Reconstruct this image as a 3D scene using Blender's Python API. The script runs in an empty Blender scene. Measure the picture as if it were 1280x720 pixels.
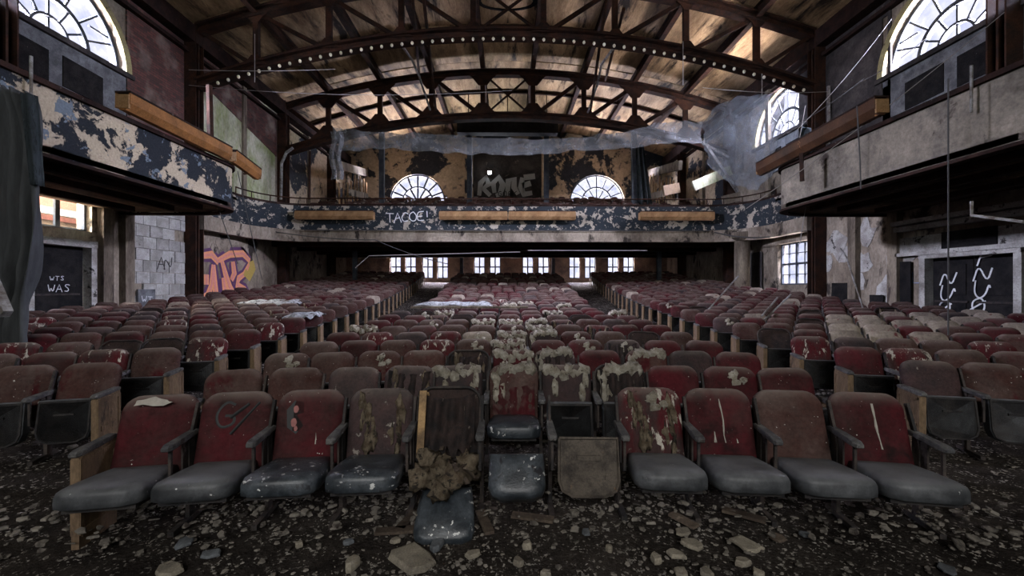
import bpy, bmesh, math, random
from math import sin, cos, pi, radians, hypot, atan2, sqrt
from mathutils import Vector, Matrix, noise
from mathutils.geometry import tessellate_polygon

random.seed(7)
sc = bpy.context.scene
COL = sc.collection

# ------------------------------------------------------------------ camera, sky, exposure
CX, CZ, FPX, VPX = -0.075, 1.72, 530.0, 633.0
cam_data = bpy.data.cameras.new('camera')
cam_data.sensor_width = 36.0
cam_data.lens = FPX / 1280 * 36
cam_data.clip_start = 0.05
cam = bpy.data.objects.new('camera', cam_data)
cam.location = (CX, 0, CZ)
cam.rotation_euler = (radians(90), 0, radians(-0.757))
COL.objects.link(cam)
sc.camera = cam

world = bpy.data.worlds.new('overcast_sky'); sc.world = world
world.use_nodes = True
wn = world.node_tree.nodes; wl = world.node_tree.links
wn['Background'].inputs[0].default_value = (0.92, 0.95, 1.0, 1)
wn['Background'].inputs[1].default_value = 0.24
sc.view_settings.view_transform = 'Standard'
sc.view_settings.look = 'None'
sc.view_settings.gamma = 1
sc.view_settings.exposure = 2.7
sc.cycles.max_bounces = 8
sc.cycles.diffuse_bounces = 4
sc.cycles.transparent_max_bounces = 12

def area(name, loc, target, sx, sy, power, color=(1, 1, 1), spread=180):
    l = bpy.data.lights.new(name, 'AREA'); l.shape = 'RECTANGLE'
    l.size = sx; l.size_y = sy; l.energy = power; l.color = color; l.spread = radians(spread)
    o = bpy.data.objects.new(name, l); o.location = loc
    o.rotation_euler = (Vector(target) - Vector(loc)).to_track_quat('-Z', 'Y').to_euler()
    COL.objects.link(o); return o

# daylight pushed in through the windows from outside, plus an added stage fill
DAY = (0.94, 0.96, 1.0)
SKY = 1.0
W, YBACK = 11.8, 31.2
def window_light(name, x, y, z, nx, ny, w, h, hi, lo, up=4.0, down=3.2):
    """sky light falling steeply in from above and ground light bounced up from below, both outside the pane"""
    ox, oy = nx*3.2, ny*3.2
    area(name+'_sky', (x+ox, y+oy, z+up), (x, y, z), w, h, hi*SKY, DAY)
    area(name+'_ground', (x+ox, y+oy, z-down), (x, y, z), w, h, lo*SKY, (1, .93, .82))
area('stage_fill_light', (0, -9.9, 8.2), (0, 1, 2.5), 10, 3.4, 70*SKY, (1, .98, .95), 110)  # added fill from behind the viewer, an unseen source for the front seats
window_light('daylight_right_arch', W, 11.2, 9.2, 1, -.19, 2.6, 2.6, 3400, 2600, 1.7)
window_light('daylight_right_arch', W, 18.0, 9.2, 1, -.05, 3.4, 2.6, 3600, 2600, 1.7)
window_light('daylight_left_arch', -W, 11.2, 9.2, -1, -.19, 2.6, 2.6, 4000, 2800, 1.7)
for sx in (-6.6, 6.6):
    window_light('daylight_rear_arch', sx, YBACK, 8.9, 0, 1, 4.4, 3, 8500, 2700)
window_light('daylight_rear_windows', 0, YBACK, 3.3, 0, 1, 18, 2.4, 17000, 5000, 3.6, 3.0)
window_light('daylight_right_window', W, 17.4, 2.8, 1, 0, 2.4, 2, 800, 500)
window_light('daylight_left_window', -W, 11.2, 3.8, -1, 0, 2.4, 2, 700, 400)

# ------------------------------------------------------------------ materials
MATS = {}
def nodemat(name):
    m = bpy.data.materials.new(name); m.use_nodes = True
    MATS[name] = m
    nt = m.node_tree
    return m, nt, nt.nodes, nt.links, nt.nodes['Principled BSDF']

def ramp(nt, src, p0, p1, c0=(0, 0, 0, 1), c1=(1, 1, 1, 1)):
    r = nt.nodes.new('ShaderNodeValToRGB')
    r.color_ramp.elements[0].position = p0; r.color_ramp.elements[1].position = p1
    r.color_ramp.elements[0].color = c0; r.color_ramp.elements[1].color = c1
    nt.links.new(src, r.inputs[0]); return r.outputs[0]

def mixc(nt, fac, a, b, mode='MIX'):
    m = nt.nodes.new('ShaderNodeMix'); m.data_type = 'RGBA'; m.blend_type = mode
    if hasattr(fac, 'links'): nt.links.new(fac, m.inputs[0])
    else: m.inputs[0].default_value = fac
    for v, i in ((a, 6), (b, 7)):
        if hasattr(v, 'links'): nt.links.new(v, m.inputs[i])
        else: m.inputs[i].default_value = (*v[:3], 1)
    return m.outputs[2]

def coords(nt, scale=(1, 1, 1), rand=False):
    tc = nt.nodes.new('ShaderNodeTexCoord')
    mp = nt.nodes.new('ShaderNodeMapping'); mp.inputs['Scale'].default_value = scale
    nt.links.new(tc.outputs['Object'], mp.inputs[0])
    if rand:
        oi = nt.nodes.new('ShaderNodeObjectInfo')
        mul = nt.nodes.new('ShaderNodeMath'); mul.operation = 'MULTIPLY'; mul.inputs[1].default_value = 60
        nt.links.new(oi.outputs['Random'], mul.inputs[0])
        cb = nt.nodes.new('ShaderNodeCombineXYZ')
        for i in range(3): nt.links.new(mul.outputs[0], cb.inputs[i])
        nt.links.new(cb.outputs[0], mp.inputs['Location'])
    return mp.outputs[0]

def noi(nt, vec, scale, detail=6, rough=.6, dist=0.0):
    n = nt.nodes.new('ShaderNodeTexNoise'); n.inputs['Scale'].default_value = scale
    n.inputs['Detail'].default_value = detail; n.inputs['Roughness'].default_value = rough
    n.inputs['Distortion'].default_value = dist
    nt.links.new(vec, n.inputs['Vector']); return n.outputs['Fac']

def bump(nt, bsdf, src, strength=.4, dist=.02):
    b = nt.nodes.new('ShaderNodeBump'); b.inputs['Strength'].default_value = strength
    b.inputs['Distance'].default_value = dist
    nt.links.new(src, b.inputs['Height']); nt.links.new(b.outputs[0], bsdf.inputs['Normal'])

def grunge(name, c1, c2, s1=1.5, th=(.45, .52), c3=None, s3=4, th3=(.6, .64), rough=.8,
           dirt=.6, sdirt=.6, stretch=(1, 1, 1), bmp=.4, bd=.02, rand=False, metal=0, speck=None, sps=30, spth=(.68, .7), spec=.12, dust=None):
    """c1/c2 mixed by one noise (peeling paint), c3 flakes by another, large dirt, optional specks."""
    m, nt, N, L, b = nodemat(name)
    v = coords(nt, stretch, rand)
    n1 = noi(nt, v, s1, 9, .68, .3)
    col = mixc(nt, ramp(nt, n1, *th), c1, c2)
    if c3:
        n3 = noi(nt, v, s3, 8, .65, .4)
        col = mixc(nt, ramp(nt, n3, *th3), col, c3)
    d = noi(nt, v, sdirt, 5, .6, .5)
    k = 1 - dirt
    col = mixc(nt, 1.0, col, ramp(nt, d, .35, .65, (k, k, k, 1), (1, 1, 1, 1)), 'MULTIPLY')
    if speck:
        sp = noi(nt, v, sps, 3, .6)
        gate = noi(nt, v, sps*.17, 3, .5)
        mm = nt.nodes.new('ShaderNodeMath'); mm.operation = 'MULTIPLY'
        L.new(ramp(nt, sp, *spth), mm.inputs[0]); L.new(ramp(nt, gate, .45, .6), mm.inputs[1])
        col = mixc(nt, mm.outputs[0], col, speck)
    fine = noi(nt, v, s1*14, 6, .7)
    col = mixc(nt, 1.0, col, ramp(nt, fine, .3, .7, (.62, .62, .62, 1), (1.15, 1.15, 1.15, 1)), 'MULTIPLY')
    if dust:      # dust settled on upward facing cloth
        ge = N.new('ShaderNodeNewGeometry'); sx = N.new('ShaderNodeSeparateXYZ'); L.new(ge.outputs['Normal'], sx.inputs[0])
        dn = N.new('ShaderNodeMath'); dn.operation = 'MULTIPLY'; L.new(ramp(nt, sx.outputs['Z'], .35, .95), dn.inputs[0])
        L.new(ramp(nt, n1, .30, .60, (.25, .25, .25, 1), (.9, .9, .9, 1)), dn.inputs[1])
        col = mixc(nt, dn.outputs[0], col, dust)
    L.new(col, b.inputs['Base Color'])
    b.inputs['Roughness'].default_value = rough; b.inputs['Metallic'].default_value = metal
    b.inputs['Specular IOR Level'].default_value = spec
    if bmp:
        ad = nt.nodes.new('ShaderNodeMath'); ad.operation = 'ADD'
        L.new(n1, ad.inputs[0]); L.new(fine, ad.inputs[1]); bump(nt, b, ad.outputs[0], bmp, bd)
    return m

grunge('balcony_left', (.50, .42, .30), (.022, .026, .032), 1.7, (.47, .495), (.16, .20, .24), 3.2, (.6, .62), dirt=.3, sdirt=.4, bmp=.5)
grunge('balcony_right', (.31, .27, .21), (.18, .16, .13), 1.0, (.4, .6), (.07, .055, .045), 1.5, (.60, .66), dirt=.45, sdirt=.9)
grunge('balcony_main', (.46, .41, .33), (.030, .038, .046), 2.4, (.445, .46), (.30, .28, .26), 6, (.62, .64), dirt=.35)
grunge('plaster_wall', (.42, .36, .28), (.22, .18, .135), .9, (.42, .6), (.05, .042, .035), 1.2, (.56, .62), dirt=.55, sdirt=.35, stretch=(1, 1, .6))
grunge('plaster_dark', (.10, .09, .085), (.045, .042, .042), .9, (.42, .6), (.20, .18, .16), 1.8, (.66, .69), dirt=.6)
grunge('plaster_green', (.56, .54, .42), (.28, .33, .14), .9, (.42, .6), (.10, .075, .065), 1.3, (.62, .68), dirt=.4, sdirt=.5, stretch=(1, 1, .5))
grunge('rear_wall', (.66, .53, .37), (.045, .05, .06), .42, (.50, .53), (.30, .26, .22), 1.6, (.60, .64), dirt=.3, sdirt=.4)
grunge('rear_lower', (.34, .24, .17), (.16, .12, .10), .9, (.42, .6), dirt=.4)
grunge('block', (.50, .49, .46), (.34, .33, .30), 2.5, (.4, .6), (.18, .17, .15), 5, (.64, .68), dirt=.4, rand=True)
grunge('pilaster', (.32, .27, .20), (.16, .13, .10), 1.0, (.4, .6), (.09, .07, .06), 2, (.62, .66), dirt=.5, stretch=(2, 2, .5))
grunge('ceiling_board', (.68, .47, .26), (.36, .23, .12), .9, (.38, .62), (.045, .032, .022), .8, (.52, .64), dirt=.7, sdirt=.30, stretch=(2.2, .5, 1), rand=True, bmp=.3)
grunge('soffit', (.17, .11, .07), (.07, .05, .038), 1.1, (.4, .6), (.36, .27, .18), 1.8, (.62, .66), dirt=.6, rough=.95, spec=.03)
grunge('steel', (.032, .021, .017), (.072, .032, .019), 2.2, (.4, .62), dirt=.5, rough=.95, bmp=.3, rand=True)
grunge('steel_blue', (.05, .06, .075), (.10, .11, .12), 2, (.4, .6), dirt=.4, rough=.9, bmp=.2)
grunge('pipe', (.34, .34, .33), (.14, .12, .10), 6, (.4, .6), dirt=.4, rough=.55, bmp=.2)
grunge('rust_metal', (.085, .04, .02), (.05, .026, .016), 2.4, (.4, .65), (.34, .17, .07), 3, (.64, .68), dirt=.35, sdirt=2, rough=.5, bmp=.1)
grunge('orange_metal', (.36, .16, .05), (.22, .10, .035), 2.4, (.4, .65), dirt=.45, sdirt=2, rough=.6, bmp=.1)
grunge('ochre_metal', (.40, .245, .12), (.26, .145, .065), 2.4, (.4, .65), dirt=.35, sdirt=2, rough=.5, bmp=.1)
grunge('dark_trim', (.055, .03, .024), (.03, .022, .02), 3, (.4, .6), (.12, .10, .09), 8, (.66, .68), rough=.9, spec=.05)
grunge('fabric_maroon', (.072, .0095, .013), (.045, .022, .02), 2.0, (.40, .66), (.018, .008, .008), 3.2, (.54, .70), dirt=.45, sdirt=2.2, dust=(.165, .135, .115), rand=True, rough=.85,
       speck=(.60, .57, .52), sps=38, spth=(.70, .72), bmp=.15, bd=.004)
grunge('fabric_brown', (.062, .028, .023), (.092, .062, .053), 2.4, (.40, .66), (.06, .010, .012), 3, (.56, .66), dirt=.4, sdirt=2.2, dust=(.165, .135, .115), rand=True,
       rough=.9, speck=(.55, .52, .47), sps=38, spth=(.69, .71), bmp=.15, bd=.004)
grunge('fabric_pale', (.34, .29, .23), (.19, .15, .125), 2.4, (.40, .66), (.16, .05, .05), 4, (.60, .66), dirt=.4, sdirt=2.2, rand=True, rough=.9, bmp=.15, bd=.004)
grunge('fabric_black', (.035, .028, .028), (.07, .04, .038), 3, (.40, .66), (.25, .22, .19), 7, (.64, .67), dirt=.4, dust=(.165, .135, .115), rand=True, rough=.8, bmp=.3, bd=.01)
grunge('fabric_splat', (.08, .012, .015), (.05, .03, .028), 3, (.42, .6), (.48, .44, .37), 9, (.56, .60), dirt=.3, sdirt=2, stretch=(1.6, 1.6, .55), dust=(.165, .135, .115), rand=True, rough=.85, bmp=.4, bd=.01)
grunge('vinyl', (.035, .038, .042), (.088, .092, .096), 4, (.42, .62), (.045, .045, .05), 5, (.6, .64), dirt=.45, sdirt=4, dust=(.115, .118, .12), rand=True, rough=.55,
       speck=(.6, .6, .57), sps=30, spth=(.70, .72), bmp=.15, bd=.006, spec=.5)
grunge('vinyl_blue', (.026, .032, .038), (.085, .098, .11), 5, (.42, .62), (.035, .035, .04), 5, (.6, .64), dirt=.4, sdirt=4, rand=True, rough=.35,
       speck=(.65, .65, .62), sps=22, spth=(.64, .66), bmp=.3, bd=.01, spec=.5)
grunge('seat_pan', (.022, .021, .022), (.05, .045, .042), 5, (.42, .6), dirt=.4, rand=True, rough=.5)
grunge('iron', (.03, .028, .028), (.075, .06, .052), 7, (.42, .6), dirt=.4, rand=True, rough=.6)
grunge('rusty_pan', (.12, .10, .08), (.05, .042, .036), 5, (.45, .6), (.20, .13, .08), 9, (.62, .66), dirt=.3, sdirt=3, rough=.6)
grunge('arm_wood', (.07, .07, .072), (.15, .145, .135), 9, (.42, .6), (.05, .04, .035), 8, (.6, .64), dirt=.3, rand=True, rough=.6)
grunge('end_wood', (.25, .17, .10), (.14, .095, .06), 3, (.4, .6), (.08, .055, .04), 6, (.62, .68), dirt=.35, sdirt=3, stretch=(1, 1, .4), rand=True, rough=.7)
grunge('wood_strip', (.42, .27, .13), (.18, .12, .07), 4, (.42, .62), dirt=.3, rough=.7)
grunge('stuffing', (.58, .54, .45), (.30, .26, .19), 14, (.38, .62), (.12, .095, .07), 18, (.58, .63), dirt=.35, sdirt=6, rand=True, rough=1, bmp=1.0, bd=.02)
grunge('stuffing_brown', (.32, .26, .18), (.14, .10, .065), 14, (.38, .62), (.06, .05, .04), 16, (.54, .60), dirt=.4, sdirt=6, rough=1, bmp=1.0, bd=.02)
grunge('rag', (.020, .018, .018), (.05, .034, .03), 6, (.4, .6), (.2, .17, .14), 14, (.66, .69), dirt=.3, rough=.9, bmp=.6)
grunge('ground', (.085, .072, .062), (.045, .038, .034), 2.4, (.40, .6), (.13, .05, .04), .55, (.66, .70), dirt=.5, sdirt=.45, spec=0, rough=.95,
       speck=(.52, .48, .42), sps=34, spth=(.58, .61), bmp=1.0, bd=.05)
grunge('chip', (.24, .215, .18), (.045, .038, .033), 3.0, (.48, .62), (.05, .04, .035), 2.1, (.56, .62), dirt=.5, sdirt=1.3, rough=.9, bmp=0)
grunge('plaster_chunk', (.34, .30, .23), (.20, .175, .14), 7, (.4, .6), (.12, .10, .08), 14, (.62, .66), dirt=.3, sdirt=4, rand=True, rough=.95, bmp=.5)
grunge('shard_blue', (.15, .16, .17), (.08, .085, .09), 7, (.4, .6), dirt=.3, rand=True, rough=.8)
grunge('old_plank', (.13, .10, .075), (.06, .045, .035), 4, (.4, .6), (.25, .2, .15), 9, (.64, .67), dirt=.3, stretch=(1, 1, 1), rand=True, rough=.85)
grunge('door_black', (.014, .014, .015), (.028, .026, .025), 3, (.4, .6), (.28, .26, .24), 4, (.70, .72), dirt=.3, rough=.9, spec=.03)
grunge('grey_paint', (.20, .21, .22), (.10, .105, .11), 3, (.4, .6), dirt=.3, rough=.6)
grunge('white_paint', (.55, .54, .50), (.34, .32, .29), 2, (.45, .6), (.06, .055, .05), 2.4, (.60, .63), dirt=.4, rough=.7)
grunge('frame_dark', (.05, .06, .075), (.09, .10, .11), 3, (.4, .6), dirt=.3, rough=.6)
grunge('reveal_paint', (.50, .46, .22), (.34, .30, .16), 3, (.4, .6), (.12, .10, .06), 4, (.62, .66), dirt=.35)
grunge('outer_brick', (.46, .20, .16), (.36, .17, .14), 3, (.4, .6), dirt=.2)
grunge('shingle', (.24, .21, .18), (.15, .13, .12), 4, (.4, .6), dirt=.3, rand=True)
grunge('yellow_sheet', (.62, .50, .22), (.50, .40, .18), 3, (.4, .6), dirt=.2)

def flat(name, c, rough=.7, emit=0):
    m, nt, N, L, b = nodemat(name)
    n = noi(nt, coords(nt), 25, 4, .6)
    L.new(mixc(nt, ramp(nt, n, .3, .7), tuple(x*.72 for x in c), c), b.inputs['Base Color'])
    b.inputs['Roughness'].default_value = rough
    if emit:
        b.inputs['Emission Color'].default_value = (*c, 1); b.inputs['Emission Strength'].default_value = emit
flat('paint_white', (.72, .74, .74)); flat('paint_grey', (.34, .36, .36)); flat('paint_black', (.015, .015, .015))
flat('paint_orange', (.72, .30, .14)); flat('paint_salmon', (.62, .24, .19)); flat('paint_pink', (.26, .09, .08)); flat('paint_purple', (.09, .03, .10))
flat('paint_blue', (.20, .26, .42)); flat('paint_ochre', (.40, .29, .06)); flat('bulb_glass', (.80, .74, .55), .3)
flat('cable', (.045, .043, .042)); flat('pale_cable', (.24, .22, .20)); flat('paper', (.36, .33, .28))
flat('lamp_glow', (.86, .92, 1.0), .5, 14)

def brickmat():
    m, nt, N, L, b = nodemat('dark_brick')
    tc = N.new('ShaderNodeTexCoord'); sx = N.new('ShaderNodeSeparateXYZ'); cb = N.new('ShaderNodeCombineXYZ')
    L.new(tc.outputs['Object'], sx.inputs[0]); L.new(sx.outputs['Y'], cb.inputs[0]); L.new(sx.outputs['Z'], cb.inputs[1])
    bt = N.new('ShaderNodeTexBrick'); L.new(cb.outputs[0], bt.inputs['Vector'])
    bt.inputs['Color1'].default_value = (.12, .04, .03, 1); bt.inputs['Color2'].default_value = (.05, .024, .02, 1)
    bt.inputs['Mortar'].default_value = (.03, .025, .022, 1); bt.inputs['Scale'].default_value = 1
    bt.inputs['Brick Width'].default_value = .24; bt.inputs['Row Height'].default_value = .08; bt.inputs['Mortar Size'].default_value = .008
    n = noi(nt, coords(nt), 1.2, 6, .6)
    L.new(mixc(nt, ramp(nt, n, .5, .75), bt.outputs['Color'], (.20, .16, .13)), b.inputs['Base Color'])
    b.inputs['Roughness'].default_value = .9; bump(nt, b, bt.outputs['Fac'], -.5, .02)
brickmat()

def glassmat():
    m, nt, N, L, b = nodemat('dirty_glass')
    out = N['Material Output']
    tr = N.new('ShaderNodeBsdfTransparent'); tr.inputs[0].default_value = (.93, .93, .98, 1)
    n = noi(nt, coords(nt, rand=True), 1.6, 6, .6)
    L.new(ramp(nt, n, .35, .75, (.90, .88, .97, 1), (.62, .64, .74, 1)), tr.inputs[0]); L.new(tr.outputs[0], out.inputs[0])
glassmat()

def netmat(name, col, a0, a1, scale=2.5, stretch=(1, 1, 1)):
    m, nt, N, L, b = nodemat(name)
    out = N['Material Output']
    n = noi(nt, coords(nt, stretch), scale, 8, .65)
    c = mixc(nt, ramp(nt, n, .35, .65), tuple(x*.5 for x in col), col)
    L.new(c, b.inputs['Base Color']); b.inputs['Roughness'].default_value = 1; b.inputs['Specular IOR Level'].default_value = .02
    tr = N.new('ShaderNodeBsdfTransparent'); mx = N.new('ShaderNodeMixShader')
    n2 = noi(nt, coords(nt, stretch), scale*3.1, 8, .7)
    L.new(ramp(nt, n2, .35, .65, (a0, a0, a0, 1), (a1, a1, a1, 1)), mx.inputs[0])
    L.new(tr.outputs[0], mx.inputs[1]); L.new(b.outputs[0], mx.inputs[2]); L.new(mx.outputs[0], out.inputs[0])
netmat('net_grey', (.40, .42, .44), .22, .55, 1.4)
netmat('net_side', (.26, .28, .30), .22, .62, 1.2)
netmat('drape_grey', (.085, .09, .092), .88, 1.0, 2.0, (2.5, 2.5, .4))
netmat('drape_dark', (.045, .055, .06), .85, 1.0, 2.0, (2.5, 2.5, .4))
netmat('plastic_sheet', (.45, .47, .48), .35, .8, 3.0)

# ------------------------------------------------------------------ mesh helpers
class MB:
    def __init__(s): s.v = []; s.f = []; s.mi = []; s.cur = 0
    def add(s, vs, fs, M=None):
        o = len(s.v)
        s.v += [tuple(M @ Vector(p)) if M else tuple(p) for p in vs]
        s.f += [tuple(i + o for i in f) for f in fs]; s.mi += [s.cur]*len(fs)
        return s
    def box(s, c, d, M=None, rz=0, rx=0, ry=0):
        x, y, z = d[0]/2, d[1]/2, d[2]/2
        T = Matrix.Translation(c) @ Matrix.Rotation(rz, 4, 'Z') @ Matrix.Rotation(ry, 4, 'Y') @ Matrix.Rotation(rx, 4, 'X')
        if M: T = M @ T
        vs = [(-x, -y, -z), (x, -y, -z), (x, y, -z), (-x, y, -z), (-x, -y, z), (x, -y, z), (x, y, z), (-x, y, z)]
        return s.add(vs, [(3, 2, 1, 0), (4, 5, 6, 7), (0, 1, 5, 4), (1, 2, 6, 5), (2, 3, 7, 6), (3, 0, 4, 7)], T)
    def bar(s, a, b, w, h=None, M=None, up=(0, 0, 1)):
        a, b = Vector(a), Vector(b); h = h or w; d = b - a; L = d.length
        if L < 1e-6: return s
        d.normalize(); u = Vector(up)
        if abs(d.dot(u)) > .98: u = Vector((0, 1, 0))
        r = d.cross(u).normalized(); u = r.cross(d)
        vs = []
        for t in (a, b):
            for (i, j) in ((-1, -1), (1, -1), (1, 1), (-1, 1)): vs.append(t + r*i*w/2 + u*j*h/2)
        return s.add(vs, [(0, 1, 2, 3), (7, 6, 5, 4), (0, 4, 5, 1), (1, 5, 6, 2), (2, 6, 7, 3), (3, 7, 4, 0)], M)
    def tube(s, pts, r, n=6, M=None, caps=True):
        pts = [Vector(p) for p in pts]; rs = r if isinstance(r, (list, tuple)) else [r]*len(pts)
        vs = []; fs = []; pu = None
        for i, p in enumerate(pts):
            d = (pts[min(i+1, len(pts)-1)] - pts[max(i-1, 0)]).normalized()
            u = pu if pu is not None and abs(pu.dot(d)) < .95 else (Vector((0, 0, 1)) if abs(d.z) < .9 else Vector((0, 1, 0)))
            a = d.cross(u).normalized(); u2 = a.cross(d); pu = u2
            for k in range(n):
                t = 2*pi*k/n; vs.append(p + a*cos(t)*rs[i] + u2*sin(t)*rs[i])
        for i in range(len(pts)-1):
            for k in range(n):
                k2 = (k+1) % n; fs.append((i*n+k, i*n+k2, (i+1)*n+k2, (i+1)*n+k))
        if caps: fs.append(tuple(reversed(range(n)))); fs.append(tuple((len(pts)-1)*n+k for k in range(n)))
        return s.add(vs, fs, M)
    def sweep(s, pts, prof, M=None, up=(0, 0, 1)):
        """closed profile (side, up) swept along pts"""
        pts = [Vector(p) for p in pts]; n = len(prof); vs = []; fs = []
        for i, p in enumerate(pts):
            d = (pts[min(i+1, len(pts)-1)] - pts[max(i-1, 0)]).normalized()
            a = d.cross(Vector(up)).normalized(); u = a.cross(d)
            vs += [p + a*x + u*y for x, y in prof]
        for i in range(len(pts)-1):
            for k in range(n):
                k2 = (k+1) % n; fs.append((i*n+k, (i+1)*n+k, (i+1)*n+k2, i*n+k2))
        fs.append(tuple(range(n))); fs.append(tuple(reversed([(len(pts)-1)*n+k for k in range(n)])))
        return s.add(vs, fs, M)
    def plate(s, outer, holes, t, M):
        """2D polygon (with holes) in local XY extruded 0..t along local Z"""
        loops = [outer] + holes
        flat_ = [p for l in loops for p in l]; n = len(flat_)
        tris = tessellate_polygon([[Vector((p[0], p[1], 0)) for p in l] for l in loops])
        vs = [(p[0], p[1], 0) for p in flat_] + [(p[0], p[1], t) for p in flat_]
        fs = []
        for a, b, c in tris:
            A, B, C_ = flat_[a], flat_[b], flat_[c]
            cr = (B[0]-A[0])*(C_[1]-A[1]) - (B[1]-A[1])*(C_[0]-A[0])
            if cr < 0: b, c = c, b
            fs.append((c, b, a)); fs.append((a+n, b+n, c+n))
        o = 0
        for l in loops:
            m = len(l)
            for i in range(m):
                j = (i+1) % m; fs.append((o+i, o+j, o+j+n, o+i+n))
            o += m
        return s.add(vs, fs, M)
    def grid(s, fn, nu, nv, M=None):
        vs = [fn(i/nu, j/nv) for j in range(nv+1) for i in range(nu+1)]
        fs = [(j*(nu+1)+i, j*(nu+1)+i+1, (j+1)*(nu+1)+i+1, (j+1)*(nu+1)+i) for j in range(nv) for i in range(nu)]
        return s.add(vs, fs, M)
    def pillow(s, outline, rings, M=None):
        """outline 2D pts; rings [(scale, height)] closed at both ends"""
        n = len(outline); cx = sum(p[0] for p in outline)/n; cy = sum(p[1] for p in outline)/n
        vs = []; fs = []
        for sc_, h in rings:
            vs += [(cx+(p[0]-cx)*sc_, cy+(p[1]-cy)*sc_, h) for p in outline]
        for r in range(len(rings)-1):
            for k in range(n):
                k2 = (k+1) % n; fs.append((r*n+k, r*n+k2, (r+1)*n+k2, (r+1)*n+k))
        fs.append(tuple(reversed(range(n)))); fs.append(tuple((len(rings)-1)*n+k for k in range(n)))
        return s.add(vs, fs, M)
    def blob(s, c, d, seed=0, n=10, m=7, amp=.35, fr=2.2, M=None):
        vs = []; fs = []
        for j in range(m+1):
            th = pi*j/m
            for i in range(n):
                ph = 2*pi*i/n
                p = Vector((sin(th)*cos(ph), sin(th)*sin(ph), cos(th)))
                k = 1 + amp*noise.noise(p*fr + Vector((seed*7.3, seed*3.1, seed))) * 1.6
                vs.append((c[0]+p.x*d[0]*k, c[1]+p.y*d[1]*k, c[2]+p.z*d[2]*k))
        for j in range(m):
            for i in range(n):
                i2 = (i+1) % n; fs.append((j*n+i, (j+1)*n+i, (j+1)*n+i2, j*n+i2))
        return s.add(vs, fs, M)
    def rock(s, c, size, seed, flatness=.3, rz=0, tilt=0, n=7):
        """angular shard: irregular polygon prism with chamfered top"""
        rnd = random.Random(seed)
        pts = []
        for k in range(n):
            a = 2*pi*k/n + rnd.uniform(-.3, .3); r = size*.5*rnd.uniform(.65, 1.1)
            pts.append((cos(a)*r, sin(a)*r*.75))
        h = size*flatness
        T = Matrix.Translation(c) @ Matrix.Rotation(rz, 4, 'Z') @ Matrix.Rotation(tilt, 4, 'X')
        return s.pillow(pts, [(.92, 0), (1, h*.25), (.97, h*.75), (.82, h)], T)
    def mesh(s, name, *mats, smooth=False):
        me = bpy.data.meshes.new(name); me.from_pydata(s.v, [], s.f)
        for m in mats: me.materials.append(MATS[m])
        if len(mats) > 1: me.polygons.foreach_set('material_index', s.mi)
        if smooth: me.polygons.foreach_set('use_smooth', [True]*len(me.polygons))
        me.update(); return me
    def build(s, name, *mats, parent=None, smooth=False):
        return link(name, s.mesh(name, *mats, smooth=smooth), parent)

def link(name, me, parent=None):
    o = bpy.data.objects.new(name, me); COL.objects.link(o)
    if parent: o.parent = parent
    return o
def tag(o, label, cat, group=None, kind=None):
    if label: o['label'] = label
    if cat: o['category'] = cat
    if group: o['group'] = group
    if kind: o['kind'] = kind
    return o
def thing(name, label, cat, loc=(0, 0, 0), rz=0, group=None, rx=0):
    o = bpy.data.objects.new(name, None); COL.objects.link(o); o.empty_display_size = .1
    o.location = loc; o.rotation_euler = (rx, 0, rz)
    return tag(o, label, cat, group)
def struct(o, label=None, cat=None):
    o['kind'] = 'structure'
    if label: o['label'] = label
    if cat: o['category'] = cat
    return o
def px(x, y, Y):
    """a point at depth Y seen at photo position x, y"""
    return Vector((CX + (x-VPX)/FPX*Y, Y, CZ + (360-y)/FPX*Y))
def pw(x, y, X):
    """same for a point on the plane X = const"""
    return px(x, y, (X-CX)*FPX/(x-VPX))

def floor_z(x, y):
    t = max(0.0, hypot(x, y+12.7) - 16.0)
    return .0192*t + .00203*t*t

W, HW, HP = 11.8, 11.3, 13.4           # half width, wall height, ceiling peak
YB = 31.2                              # rear wall
def ceil_z(x): return HP - (HP-HW)*(x/W)**2

# ------------------------------------------------------------------ STRUCTURE
# floor, raked and dished
m = MB()
def ff(u, v):
    x = -W + 2*W*u; y = -9 + (YB+9)*v
    z = floor_z(x, y) + .03*noise.noise(Vector((x*1.7, y*1.7, 0))) + .02*noise.noise(Vector((x*5, y*5, 3)))
    return (x, y, z - .015)
m.grid(ff, 130, 220)
floor = struct(m.build('floor', 'ground', smooth=True), 'raked floor covered in dirt and plaster crumbs', 'floor')

MST = Matrix(((1, 0, 0, 0), (0, 0, 1, -9.3), (0, 1, 0, 0), (0, 0, 0, 1)))  # unseen wall added to hold back light from behind, opening sized for fill
struct(MB().plate([(-W-.5, -.6), (W+.5, -.6), (W+.5, HP+.5), (-W-.5, HP+.5)], [[(-7.5, 2.8), (7.5, 2.8), (7.5, 9.8), (-7.5, 9.8)]], .3, MST).build('added_stage_wall', 'plaster_dark'),
       'unseen dark wall added behind the viewer, its high opening limiting the stage light', 'wall')
def arc_pts(cy, cz, R, n=20):
    return [(cy + R*cos(pi*k/n), cz + R*sin(pi*k/n)) for k in range(n+1)]
SILL, RW = 8.33, 1.97
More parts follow.
